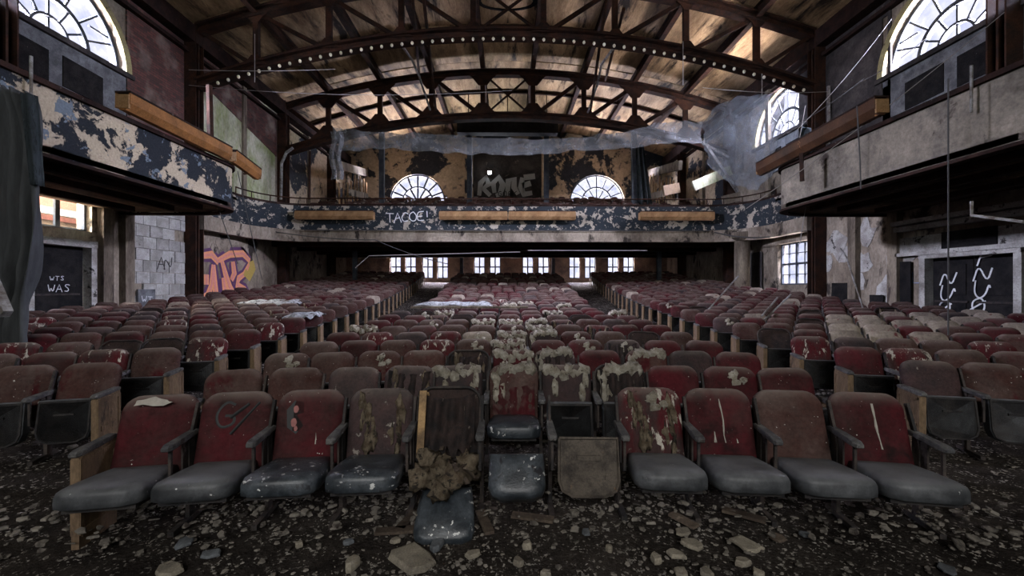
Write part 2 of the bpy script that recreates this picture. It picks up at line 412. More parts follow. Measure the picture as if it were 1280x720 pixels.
# side walls: local X = y, local Y = z, extruded outward
ML = Matrix(((0, 0, -1, -W), (1, 0, 0, 0), (0, 1, 0, 0), (0, 0, 0, 1)))
MR = Matrix(((0, 0, 1, W), (1, 0, 0, 0), (0, 1, 0, 0), (0, 0, 0, 1)))
outer = [(-9, -.6), (YB+.4, -.6), (YB+.4, HW+.1), (-9, HW+.1)]
def rect(y0, y1, z0, z1): return [(y0, z0), (y1, z0), (y1, z1), (y0, z1)]
LWIN = (9.9, 12.15, 3.30, 4.35); LDOOR = (10.55, 12.0, .4, 2.85)
RWIN = (16.5, 18.4, 1.85, 3.62); RDOOR = (9.65, 11.75, .3, 2.55)
wl_ = MB().plate(outer, [arc_pts(11.2, SILL, RW), rect(*LWIN), rect(*LDOOR)], .42, ML)
wall_left = struct(wl_.build('wall_left', 'plaster_wall'), 'mouldy peeling plaster side wall at the left of the seats', 'wall')
wr_ = MB().plate(outer, [arc_pts(11.2, SILL, RW), arc_pts(18.0, SILL, RW), rect(*RWIN), rect(*RDOOR)], .42, MR)
wall_right = struct(wr_.build('wall_right', 'plaster_wall'), 'stained peeling plaster side wall at the right of the seats', 'wall')
# rear wall: local X = x, local Y = z, extruded +y
MBK = Matrix(((1, 0, 0, 0), (0, 0, 1, YB), (0, 1, 0, 0), (0, 0, 0, 1)))
top = [(-W + 2*W*k/16, ceil_z(-W + 2*W*k/16)+.1) for k in range(17)]
RWZ = (2.42, 4.12)
rear_c = [-8.2, -7.1, -5.85, -4.75, -2.05, -.9, 1.5, 2.65, 4.95, 6.1, 7.8, 8.95]
rholes = [arc_pts(sx, 8.05, 2.02) for sx in (-6.6, 6.6)] + [rect(c-.40, c+.40, *RWZ) for c in rear_c]
SPLIT = 5.0
up_poly = [(W, SPLIT)] + list(reversed(top)) + [(-W, SPLIT)]
mb = MB().plate(up_poly, rholes[:2], .4, MBK)
wall_back = struct(mb.build('wall_back', 'rear_wall'), 'rear wall with two arched windows, ochre plaster peeling to black', 'wall')
MB().plate([(-W, -.5), (W, -.5), (W, SPLIT), (-W, SPLIT)], rholes[2:], .4, MBK).build('lower_wall', 'rear_lower', parent=wall_back)

# ceiling with one board panel per bay between purlins
NX = [-9.25, -6.6, -3.95, -1.3, 1.3, 3.95, 6.6, 9.25]
m = MB()
m.grid(lambda u, v: (-W-.3 + (2*W+.6)*u, -9 + (YB+9.4)*v, ceil_z(-W-.3+(2*W+.6)*u)+.16), 24, 1)
m.grid(lambda u, v: (-W-.3 + (2*W+.6)*(1-u), -9 + (YB+9.4)*v, ceil_z(-W-.3+(2*W+.6)*(1-u))+.36), 24, 1)
ceiling = struct(m.build('ceiling', 'ceiling_board'), 'arched board ceiling with brown water stains', 'ceiling')
edges = [-W] + NX + [W]
ys = [3.2+3.12*k for k in range(10)]
rnd = random.Random(3)
for i in range(9):
    for y0 in ys:
        dz = rnd.uniform(0, .035)
        x0, x1 = edges[i]+.015, edges[i+1]-.015
        m = MB()
        y1 = min(y0+3.09, YB)
        vs = []
        for z in (0, -.07):
            for k in range(4):
                x = x0+(x1-x0)*k/3
                vs += [(x, y0, ceil_z(x)+.13+z-dz), (x, y1, ceil_z(x)+.13+z-dz)]
        fs = []
        for k in range(3):
            a = k*2; fs += [(a, a+1, a+3, a+2), (a+8+2, a+8+3, a+8+1, a+8), (a, a+2, a+10, a+8), (a+1, a+9, a+11, a+3)]
        fs += [(0, 8, 9, 1), (6, 7, 15, 14)]
        m.add(vs, fs); m.build('ceiling_panel', 'ceiling_board', parent=ceiling)
vp = []
for k in range(18): vp.append((1.15*cos(2*pi*k/18), .55*sin(2*pi*k/18)))
vt = MB().pillow(vp, [(1.12, .0), (1.12, -.07), (.95, -.08), (.9, -.04)]).build('ceiling_vent', 'door_black', parent=ceiling); vt.location = (-.05, 17.3, ceil_z(0)+.08)
IPROF = lambda w, h, t=.03: [(-w/2, -h/2), (w/2, -h/2), (w/2, -h/2+t), (t/2, -h/2+t), (t/2, h/2-t), (w/2, h/2-t), (w/2, h/2), (-w/2, h/2), (-w/2, h/2-t), (-t/2, h/2-t), (-t/2, -h/2+t), (-w/2, -h/2+t)]
for x in NX:
    MB().sweep([(x, -8, ceil_z(x)-.15), (x, YB, ceil_z(x)-.15)], IPROF(.22, .42, .04)).build('purlin', 'steel', parent=ceiling)
for y in (7.0, 12.9, 18.9, 25.2, 28.4):
    pts = [(x, y, ceil_z(x)-.02) for x in [-W+2*W*k/20 for k in range(21)]]
    MB().sweep(pts, [(-.06, -.09), (.06, -.09), (.06, .09), (-.06, .09)]).build('ceiling_rib', 'steel', parent=ceiling)
# wall plate beams along the top of the side walls
for s_, nm in ((-1, 'trim_1'), (1, 'trim_2')):
    struct(MB().box((s_*(W-.22), 11, HW-.35), (.44, 40, .6)).box((s_*(W-.12), 11, HW-.95), (.2, 40, .12)).build(nm, 'dark_trim'),
           'dark wall plate beam under the ceiling, %s side' % ('left' if s_ < 0 else 'right'), 'beam')

# steel columns
def column(s_, y, label):
    t = thing('steel_column', label, 'column', (s_*(W-.24), y, 0), 0, 'steel columns carrying the trusses')
    z0 = floor_z(s_*(W-.3), y) if y > 12 else CZ+2.4
    MB().box((0, 0, (z0+HW)/2), (.36, .05, HW-z0)).build('web', 'steel', parent=t)
    for k in (-1, 1):
        MB().box((0, k*.19, (z0+HW)/2), (.42, .035, HW-z0)).build('flange', 'steel', parent=t)
    MB().box((0, 0, z0+.04), (.6, .6, .08)).build('base_plate', 'steel', parent=t)
for s_, nm in ((-1, 'left'), (1, 'right')):
    for y, w_ in ((9.75, 'nearest'), (15.75, 'second'), (22.0, 'third'), (28.0, 'farthest')):
        column(s_, y, '%s riveted rust-brown steel column against the %s wall' % (w_, nm))

# ------------------------------------------------------------------ roof trusses
def truss(y, top_end, top_pk, bot_end, bot_pk, label, bulbs, gk=1.0):
    t = thing('roof_truss', label, 'truss', (0, y, 0), 0, 'arched roof trusses')
    L_ = W-.45
    zt = lambda x: CZ + top_pk - (top_pk-top_end)*(x/L_)**2
    zb = lambda x: CZ + bot_pk - (bot_pk-bot_end)*(x/L_)**2
    xs = [-L_+2*L_*k/32 for k in range(33)]
    MB().sweep([(x, 0, zt(x)) for x in xs], IPROF(.36, .34, .07)).build('upper_chord', 'steel', parent=t)
    MB().sweep([(x, 0, zb(x)) for x in xs], IPROF(.42, .36, .08)).build('lower_chord', 'steel', parent=t)
    for i, x in enumerate(NX):
        MB().box((x, 0, (zt(x)+zb(x))/2), (.16+.08*gk, .16, zt(x)-zb(x)-.2)).build('post', 'steel', parent=t)
        for zz, n_ in ((zb(x)+.06+.16*gk, 1), (zt(x)-.06-.16*gk, -1)):
            g = MB().plate([(gx*gk, gz*gk*n_) for gx, gz in ((-.85, -.18), (.85, -.18), (.5, .10), (.22, .45), (-.22, .45), (-.5, .10))][::n_], [], .03, Matrix.Translation((x, -.10, zz)) @ Matrix.Rotation(pi/2, 4, 'X'))
            g.build('gusset', 'steel', parent=t)
    e = [-L_] + NX + [L_]
    for i in range(9):
        a, b_ = e[i], e[i+1]
        if i < 4: pr = [((a, zt(a)), (b_, zb(b_)))]
        elif i > 4: pr = [((b_, zt(b_)), (a, zb(a)))]
        else: pr = [((a, zt(a)), (b_, zb(b_))), ((b_, zt(b_)), (a, zb(a)))]
        for p, q in pr:
            w = .06+.13*gk if i != 4 else .07
            MB().bar((p[0], 0, p[1]), (q[0], 0, q[1]), .12, w).build('diagonal', 'steel', parent=t)
    if bulbs:
        bm_ = MB().tube([(0, 0, 0), (0, 0, -.05)], .03, 6); bm_.cur = 1
        bm_.blob((0, 0, -.10), (.055, .055, .065), 1, 8, 5, 0)
        me = bm_.mesh('bulb', 'steel', 'bulb_glass', smooth=True)
        n = 60
        for k in range(n):
            x = -L_+.4 + (2*L_-.8)*k/(n-1)
            o = link('bulb', me, t); o.location = (x, -.12, zb(x)-.14)
    return t
truss(15.7, 9.45, 11.35, 7.45, 9.4, 'nearest arched riveted truss with a row of small bulbs along its lower chord', True, .55)
truss(22.0, 9.3, 11.15, 7.05, 8.9, 'second arched riveted truss beyond the one with bulbs', False)

# ------------------------------------------------------------------ windows
def fan_window(name, M, R, depth, label, rings=(.52, .245), frame='frame_dark', barw=.055):
    """semicircular fan light; local x across, y up, z through the wall"""
    o = bpy.data.objects.new(name, None); COL.objects.link(o); o.matrix_world = M
    struct(o, label, 'window')
    def ring(r, w, d, mt, nm):
        n = 26
        def fn(k, q):
            a = pi*k/n; rr = r + (w/2 if q in (1, 2) else -w/2); z = depth + (-d/2 if q < 2 else d/2)
            return (rr*cos(a), rr*sin(a), z)
        vs = [fn(k, q) for k in range(n+1) for q in range(4)]
        fs = [(k*4+q, k*4+(q+1) % 4, (k+1)*4+(q+1) % 4, (k+1)*4+q) for k in range(n) for q in range(4)]
        fs += [(0, 3, 2, 1), tuple(n*4+q for q in range(4))]
        MB().add(vs, fs).build(nm, mt, parent=o)
    ring(R-.03, .14, .16, frame, 'window_frame')
    for i, r in enumerate(rings): ring(R*r, .11 if i == 0 else .06, .14, frame, 'glazing_ring')
    MB().box((0, .03, depth), (2*R, .12, .18)).build('window_sill', frame, parent=o)
    rr = [0] + [R*r for r in sorted(rings)] + [R-.06]
    angs = [pi*k/8 for k in range(9)]
    for li in range(len(rr)-1):
        r0, r1 = rr[li], rr[li+1]
        aa = angs if li == len(rr)-2 else ([pi*k/6 for k in range(7)] if li == len(rr)-3 else [0, pi/2, pi])
        for a in aa[1:-1]:
            MB().bar((r0*cos(a), r0*sin(a), depth), (r1*cos(a), r1*sin(a), depth), barw, .05, up=(0, 0, 1)).build('glazing_bar', frame, parent=o)
        for a, b_ in zip(aa[:-1], aa[1:]):
            n = 4; pts = [(r1*cos(a+(b_-a)*k/n), r1*sin(a+(b_-a)*k/n)) for k in range(n+1)]
            if r0 > 0: pts += [(r0*cos(b_-(b_-a)*k/n), r0*sin(b_-(b_-a)*k/n)) for k in range(n+1)]
            else: pts += [(0, 0)]
            MB().plate(pts, [], .008, Matrix.Translation((0, .0, depth))).build('pane', 'dirty_glass', parent=o)
    if len(rings) > 1:      # cross bar of the large sashes
        MB().box((R*.76, R*.45, depth), (R*.42, .05, .05)).build('glazing_bar', frame, parent=o)
        MB().box((-R*.76, R*.45, depth), (R*.42, .05, .05)).build('glazing_bar', frame, parent=o)
    return o
def wallM(M, y, z): return M @ Matrix.Translation((y, z, 0))
fan_window('window_1', wallM(ML, 11.2, SILL), RW, .22, 'large fan window with lavender panes high in the left wall')
fan_window('window_2', wallM(MR, 11.2, SILL), RW, .22, 'large fan window high in the right wall, nearest the stage')
fan_window('window_3', wallM(MR, 18.0, SILL), RW, .22, 'fan window high in the right wall behind the hanging net')
fan_window('window_4', wallM(MBK, -6.6, 8.05), 2.02, .2, 'left arched window in the rear wall above the balcony', (.55,), barw=.13)
fan_window('window_5', wallM(MBK, 6.6, 8.05), 2.02, .2, 'right arched window in the rear wall above the balcony', (.55,), barw=.085)
# painted reveals round the side arches
for M_, y, par in ((ML, 11.2, wall_left), (MR, 11.2, wall_right), (MR, 18.0, wall_right)):
    n = 24; prof = []
    for r0, r1 in ((RW, RW+.2),):
        outer_ = [(y+r1*cos(pi*k/n), SILL+r1*sin(pi*k/n)) for k in range(n+1)]
        inner_ = [(y+r0*cos(pi*k/n), SILL+r0*sin(pi*k/n)) for k in reversed(range(n+1))]
    MB().plate(outer_+inner_, [], .07, M_ @ Matrix.Translation((0, 0, -.07))).build('arch_moulding', 'reveal_paint', parent=par)
    MB().plate([(y-RW-.25, SILL-.14), (y+RW+.25, SILL-.14), (y+RW+.25, SILL), (y-RW-.25, SILL)], [], .12, M_ @ Matrix.Translation((0, 0, -.12))).build('sill_ledge', 'plaster_dark', parent=par)
    # grey apron and black sheets painting the dark of openings under the sill
    MB().plate([(y-RW, SILL-1.5), (y+RW, SILL-1.5), (y+RW, SILL-.16), (y-RW, SILL-.16)], [], .05, M_ @ Matrix.Translation((0, 0, -.05))).build('apron_panel', 'grey_paint', parent=par)
    for a, b_ in ((-1.6, -.25), (0.1, 1.2)):
        MB().plate([(y+a, SILL-1.3), (y+b_, SILL-1.35), (y+b_, SILL-.55), (y+a, SILL-.5)], [], .03, M_ @ Matrix.Translation((0, 0, -.08))).build('painted_opening', 'door_black', parent=par)

def rect_window(name, M, w, h, cols, rows, depth, label, frame='frame_dark', missing=(), sash=2):
    """local origin at lower left corner of the opening"""
    o = bpy.data.objects.new(name, None); COL.objects.link(o); o.matrix_world = M
    struct(o, label, 'window')
    fr = MB(); fr.box((w/2, .03, depth), (w, .07, .1)).box((w/2, h-.03, depth), (w, .07, .1))
    fr.box((.03, h/2, depth), (.07, h, .1)).box((w-.03, h/2, depth), (.07, h, .1)).build('window_frame', frame, parent=o)
    cw, rh = w/cols, h/rows
    for c in range(1, cols):
        thick = .12 if sash and c % (cols//sash) == 0 else (.04 if sash else .10)
        MB().box((c*cw, h/2, depth), (thick, h-.1, .06)).build('glazing_bar', frame, parent=o)
    for r in range(1, rows):
        thick = .09 if r*2 == rows else .03
        MB().box((w/2, r*rh, depth), (w-.1, thick, .05)).build('glazing_bar', frame, parent=o)
    for c in range(cols):
        for r in range(rows):
            if (c, r) in missing: continue
            MB().box((c*cw+cw/2, r*rh+rh/2, depth+.005), (cw-.02, rh-.02, .006)).build('pane', 'dirty_glass', parent=o)
    return o
for i, c in enumerate(rear_c):
    n_ = ['first', 'second', 'third', 'fourth', 'fifth', 'sixth', 'seventh', 'eighth', 'ninth', 'tenth', 'eleventh', 'twelfth'][i]
    rect_window('window_%d' % (6+i), wallM(MBK, c-.40, RWZ[0]), .8, RWZ[1]-RWZ[0], 2, 2, .15,
                '%s from the left of the tall bright windows under the rear balcony' % n_, 'steel_blue', sash=0)
rect_window('window_18', wallM(MR, RWIN[0], RWIN[2]), 1.9, 1.77, 4, 4, .2, 'small-paned window low in the right wall beside the round pillar', 'frame_dark')
rect_window('window_19', wallM(ML, LWIN[0], LWIN[2]), 2.25, 1.05, 3, 1, .2, 'broken transom window above the black door in the left wall', 'frame_dark', missing=((1, 0), (2, 0)), sash=3)

# outside, seen through the left transom
t = thing('neighbour_building', 'pinkish brick building with sloping shingle roof outside the left transom window', 'building', (-15.2, 12, 0))
MB().box((0, 0, 4), (.4, 9, 9)).build('brick_wall', 'outer_brick', parent=t)
for k in range(26):
    MB().box((.6, -3.5+(k % 13)*.55, 3.75+(k//13)*.42), (.05, .52, .52), ry=-1.0).build('shingle', 'shingle', parent=t)
ys_ = MB()
for k in range(14): ys_.box((1.2, -4+k*.17, 3.5), (.06, .1, 1.0))
ys_.box((1.25, -2.9, 3.5), (.04, 2.4, 1.0))
ys_.build('corrugated_sheet', 'yellow_sheet', parent=t)

# ------------------------------------------------------------------ doors
def stroke_letters(mb, text, M, size, sp, r, seed=1):
    """hand written strokes; local x right, y up"""
    G = {'T': [[(0, 1), (.8, .95)], [(.4, 1), (.35, 0)]], 'A': [[(0, 0), (.38, 1), (.75, 0)], [(.15, .4), (.62, .42)]],
         'C': [[(.7, .85), (.4, 1), (.1, .75), (.02, .4), (.2, .05), (.65, .1)]],
         'O': [[(.4, 1), (.08, .8), (0, .4), (.25, 0), (.65, .1), (.75, .55), (.55, .95), (.38, 1)]],
         'E': [[(.7, 1), (.1, .95), (.05, .5), (.02, .02), (.7, .05)], [(.05, .5), (.55, .52)]],
         '!': [[(.3, 1), (.25, .35)], [(.24, .1), (.26, .02)]],
         'P': [[(.1, 0), (.15, 1)], [(-.1, .75), (.5, 1.05), (.75, .75), (.12, .5)]],
         'N': [[(0, 0), (.05, 1), (.7, .05), (.75, 1)]],
         'U': [[(0, 1), (.05, .25), (.4, 0), (.7, .3), (.72, 1), (.85, .8)]],
         'G': [[(.7, .85), (.35, 1), (.02, .5), (.3, .02), (.7, .15), (.7, .5), (.4, .5)]],
         'R': [[(.05, 0), (.08, 1), (.65, .85), (.6, .55), (.1, .5), (.72, 0)]], 'K': [[(.05, 0), (.05, 1)], [(.7, 1), (.08, .45), (.72, 0)]],
         'W': [[(0, 1), (.2, 0), (.4, .7), (.6, 0), (.85, 1)]], 'S': [[(.7, .85), (.35, 1), (.08, .78), (.6, .4), (.5, .05), (.05, .12)]],
         'D': [[(.1, 0), (.1, 1), (.6, .85), (.72, .4), (.5, .05), (.05, 0)]], 'B': [[(.05, 0), (.05, 1), (.6, .88), (.55, .6), (.1, .52), (.7, .4), (.62, .05), (.05, 0)]],
         'L': [[(.05, 1), (.05, .02), (.6, .05)]], 'Y': [[(0, 1), (.35, .5), (.7, 1)], [(.35, .5), (.3, 0)]],
         '0': [[(.4, 1), (.05, .8), (0, .4), (.25, 0), (.65, .1), (.75, .55), (.55, .95), (.38, 1)], [(.05, .15), (.7, .9)]],
         'I': [[(.3, 1), (.28, 0)]], 'H': [[(.05, 1), (.05, 0)], [(.7, 1), (.7, 0)], [(.05, .5), (.7, .52)]], ' ': []}
    rn = random.Random(seed)
    for i, ch in enumerate(text):
        ox, oy = sp[0]*i, sp[1]*i
        for st in G[ch]:
            pts = [(ox+(p[0]+rn.uniform(-.04, .04))*size, oy+(p[1]+rn.uniform(-.04, .04))*size, 0) for p in st]
            # smooth
            out = pts
            for _ in range(2 if len(pts) > 3 else 0):
                nx_ = [out[0]]
                for a, b_ in zip(out[:-1], out[1:]): nx_ += [tuple(a[q]*.75+b_[q]*.25 for q in range(3)), tuple(a[q]*.25+b_[q]*.75 for q in range(3))]
                out = nx_+[out[-1]]
            mb.tube(out, r, 5, M=M @ Matrix.Diagonal((1, 1, .35, 1)))
    return mb

def door(name, M, w, h, leaves, label):
    o = bpy.data.objects.new(name, None); COL.objects.link(o); o.matrix_world = M
    struct(o, label, 'door')
    MB().box((-.07, h/2, .0), (.16, h+.1, .3)).build('door_frame', 'white_paint', parent=o)
    MB().box((w+.07, h/2, .0), (.16, h+.1, .3)).build('door_frame', 'white_paint', parent=o)
    MB().box((w/2, h+.08, .0), (w+.3, .18, .34)).build('door_frame', 'white_paint', parent=o)
    lw = w/leaves
    for k in range(leaves):
        lf = MB().box((lw*k+lw/2, h/2, .12), (lw-.03, h, .05)).build('door_leaf', 'door_black', parent=o)
        MB().box((lw*k+lw/2, h*.3, .085), (lw*.68, h*.36, .03)).build('door_panel', 'door_black', parent=lf)
        MB().box((lw*k+lw/2, h*.73, .085), (lw*.68, h*.36, .03)).build('door_panel', 'door_black', parent=lf)
        MB().box((lw*k+lw/2, h*.47, .06), (lw*.8, .05, .05)).build('push_bar', 'iron', parent=lf)
    return o
d1 = door('door_1', wallM(ML, LDOOR[0], LDOOR[2]), LDOOR[1]-LDOOR[0], LDOOR[3]-LDOOR[2], 1, 'black door with white scrawl in the left wall')
d2 = door('door_2', wallM(MR, RDOOR[0], RDOOR[2]), RDOOR[1]-RDOOR[0], RDOOR[3]-RDOOR[2], 2, 'black double door with tall white scrawled letters in the right wall')
# writing on the right door runs down the leaves; seen from inside, x is mirrored on the right wall
fl = Matrix.Diagonal((-1, 1, 1, 1))
g = MB()
for ox, txt, oy in ((1.60, 'NU0U', 1.50), (.72, 'PNU0U', 2.00)):
    stroke_letters(g, txt, Matrix.Translation((ox+.25, oy, .055)) @ fl @ Matrix.Rotation(-.25, 4, 'Z'), .42, (.05, -.40), .021, 4)
g.build('graffiti', 'paint_white', parent=d2)
g = MB(); stroke_letters(g, 'WAS', Matrix.Translation((.5, 1.2, .055)), .2, (.2, .01), .011, 6)
stroke_letters(g, 'WTS', Matrix.Translation((.55, 1.5, .055)), .12, (.13, .01), .008, 3)
g.build('graffiti', 'paint_white', parent=d1)
g = MB(); stroke_letters(g, 'TIL', wallM(MR, 12.75, 1.85) @ Matrix.Translation((0, 0, -.01)) @ fl, .34, (.25, 0), .016, 2)
g.build('graffiti', 'paint_blue', parent=wall_right)

# ------------------------------------------------------------------ wall dressing, left
rnd = random.Random(11)
def blocks(M, par, y0, y1, z0, z1, bw, bh, mat, keep=1.0, skip=None):
    r = 0; z = z0
    while z < z1-.01:
        y = y0 - (bw/2 if r % 2 else 0)
        while y < y1:
            a, b_ = max(y, y0)+.008, min(y+bw, y1)-.008
            if b_-a > .08 and rnd.random() < keep and not (skip and skip(y+bw/2, z)):
                t_ = .05+rnd.uniform(0, .02)
                MB().plate([(a, z+.008), (b_, z+.008), (b_, z+bh-.008), (a, z+bh-.008)], [], t_, M @ Matrix.Translation((0, 0, -t_))).build('concrete_block', mat, parent=par)
            y += bw
        z += bh; r += 1
blocks(ML, wall_left, 13.0, 16.4, 1.1, 4.9, .52, .38, 'block', .97)
# brick panels upstairs (too fine to part) and green wall
MB().plate(rect(13.2, 15.5, 6.4, 11.0), [], .06, ML @ Matrix.Translation((0, 0, -.06))).build('brick_infill', 'dark_brick', parent=wall_left)
MB().plate(rect(16.0, 21.6, 4.2, 10.6), [], .03, ML @ Matrix.Translation((0, 0, -.03))).build('green_plaster', 'plaster_green', parent=wall_left)
MB().plate([(16.4, 9.6), (21.7, 8.4), (21.7, 10.4), (16.4, 11.0)], [], .05, ML @ Matrix.Translation((0, 0, -.05))).build('brick_infill', 'dark_brick', parent=wall_left)
MB().plate(rect(12.9, 17.0, 5.6, 11.0), [[(13.0+.0, 8.0), (13.2, 8.0), (13.2, 10.2), (13.0, 10.2)]], .05, MR @ Matrix.Translation((0, 0, -.05))).build('dark_plaster', 'plaster_dark', parent=wall_right)
# pilasters
for s_, M_, par, yy in ((-1, ML, wall_left, (12.45, 13.15)), (1, MR, wall_right, (12.7, 14.2))):
    for y in yy:
        MB().plate(rect(y-.16, y+.16, .4, 4.9), [], .2, M_ @ Matrix.Translation((0, 0, -.2))).build('pilaster', 'pilaster', parent=par)
# cornice over the right doors
m = MB()
for z, d, h in ((3.62, .34, .12), (3.45, .24, .14), (2.95, .10, .5), (2.70, .2, .1)):
    m.plate(rect(8.2, 12.6, z-h/2, z+h/2), [], d, MR @ Matrix.Translation((0, 0, -d)))
m.build('cornice', 'white_paint', parent=wall_right)
m = MB().plate(rect(10.0, 11.3, 2.78, 3.22), [], .03, MR @ Matrix.Translation((0, 0, -.13))).build('dark_transom', 'door_black', parent=wall_right)
# plaster scabs: thick flakes standing proud of the walls
rnd = random.Random(5)
for M_, par, n_, yr, zr, mt in ((MR, wall_right, 16, (12.3, 16.3), (.8, 3.6), 'white_paint'), (MR, wall_right, 10, (18.7, 21.2), (1.6, 3.9), 'plaster_wall'),
                                (ML, wall_left, 12, (16.4, 21.2), (3.2, 4.4), 'plaster_wall')):
    for k in range(n_):
        y, z = rnd.uniform(*yr), rnd.uniform(*zr); R_ = rnd.uniform(.15, .5); q = rnd.randint(7, 11)
        poly = [(y+R_*rnd.uniform(.5, 1.1)*cos(2*pi*i/q), z+R_*rnd.uniform(.5, 1.3)*sin(2*pi*i/q)) for i in range(q)]
        MB().plate(poly, [], .012, M_ @ Matrix.Translation((0, 0, -.012-.001*k))).build('plaster_flake', mt, parent=par)
# dark alcove and doorways low in the right wall
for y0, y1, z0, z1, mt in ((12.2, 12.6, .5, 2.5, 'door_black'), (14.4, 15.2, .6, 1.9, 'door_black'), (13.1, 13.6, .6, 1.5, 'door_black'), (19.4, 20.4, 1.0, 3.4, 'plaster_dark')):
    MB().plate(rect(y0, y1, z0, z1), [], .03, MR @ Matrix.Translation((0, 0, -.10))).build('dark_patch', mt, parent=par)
# mural on the left wall: fat ribbons
def ribbon(mb, pts, w, M, z=.0):
    pts = [Vector((p[0], p[1], 0)) for p in pts]
    L_, R_ = [], []
    for i, p in enumerate(pts):
        d = (pts[min(i+1, len(pts)-1)]-pts[max(i-1, 0)]).normalized(); n = Vector((-d.y, d.x, 0))
        k = .45+.55*sin(pi*(i+.6)/(len(pts)+.2))
        L_.append(p+n*w*k/2); R_.append(p-n*w*k/2)
    poly = [(p.x, p.y) for p in L_] + [(p.x, p.y) for p in reversed(R_)]
    mb.plate(poly, [], .006, M @ Matrix.Translation((0, 0, z)))
MU = wallM(ML, 16.1, 0.95)
mural = thing('wall_mural', 'orange and purple spray-painted letters on the left wall beside the seats', 'graffiti', (0, 0, 0))
strokes = [[(.25, 1.6), (.2, 1.0), (.1, .5), (.35, .35), (.7, .5), (.9, .9), (1.0, 1.7)], [(1.0, 1.7), (1.05, 1.1), (1.15, .5), (1.3, .3)],
           [(1.5, 1.9), (1.75, 1.3), (2.0, .8), (2.3, .5), (2.6, .6)], [(3.4, 1.9), (3.0, 1.4), (2.6, 1.2), (2.5, .9), (3.0, .7), (3.3, .45), (2.9, .2), (2.3, .25)],
           [(1.3, 1.9), (2.0, 2.2), (2.9, 2.3), (3.4, 2.0)], [(.3, 2.0), (.9, 2.1), (1.3, 1.8)], [(1.6, 1.2), (1.7, .7), (1.9, .3)], [(.6, 1.3), (.6, .9)], [(2.2, 1.9), (2.3, 1.4), (2.1, 1.1)]]
for cols, w, z in (('paint_purple', .62, -.012), ('paint_orange', .32, -.020), ('paint_salmon', .12, -.028)):
    m = MB()
    for i, st in enumerate(strokes): ribbon(m, st, w, MU, z-.0005*i)
    m.build({'paint_purple': 'outline', 'paint_orange': 'fill', 'paint_salmon': 'highlight'}[cols], cols, parent=mural)
m = MB(); ribbon(m, [(3.0, 1.5), (3.3, 1.3), (3.6, 1.7), (3.5, 2.0)], .5, MU, -.033); m.build('fill', 'paint_ochre', parent=mural)
# grey board with scrawl
gb = thing('notice_board', 'small grey metal board with white scrawl on the left wall', 'board', (0, 0, 0))
MB().plate(rect(13.5, 14.15, 1.03, 1.68), [], .06, ML @ Matrix.Translation((0, 0, -.14))).build('panel', 'grey_paint', parent=gb)
g = MB(); stroke_letters(g, 'WT', wallM(ML, 13.62, 1.25) @ Matrix.Translation((0, 0, -.15)), .22, (.22, -.03), .01, 3); g.build('graffiti', 'paint_white', parent=gb)
g = MB(); stroke_letters(g, 'AN', wallM(ML, 14.3, 2.35) @ Matrix.Translation((0, 0, -.08)), .42, (.3, 0), .018, 7); g.build('graffiti', 'paint_black', parent=wall_left)
for M_, par in ((ML, wall_left), (MR, wall_right)):
    MB().plate(rect(22.5, 31.0, 4.8, 10.6), [], .03, M_ @ Matrix.Translation((0, 0, -.03))).build('ochre_plaster', 'rear_wall', parent=par)  # ochre sheet, lightened where the rear window light falls short
    for y in (16.2, 19.0, 22.4, 25.2, 28.4):
        MB().plate(rect(y-.12, y+.12, 5.6, 10.7), [], .12, M_ @ Matrix.Translation((0, 0, -.12))).build('pilaster', 'pilaster', parent=par)
# round pillar on the right near the low window
pl = thing('round_pillar', 'stubby round tan pillar beside the small-paned right window', 'pillar', (10.9, 19.6, 0))
MB().tube([(0, 0, .9), (0, 0, 4.1)], .33, 16).build('shaft', 'pilaster', parent=pl, smooth=True)
MB().tube([(0, 0, 3.9), (0, 0, 4.05), (0, 0, 4.3)], [.34, .48, .48], 16).build('capital', 'pilaster', parent=pl)

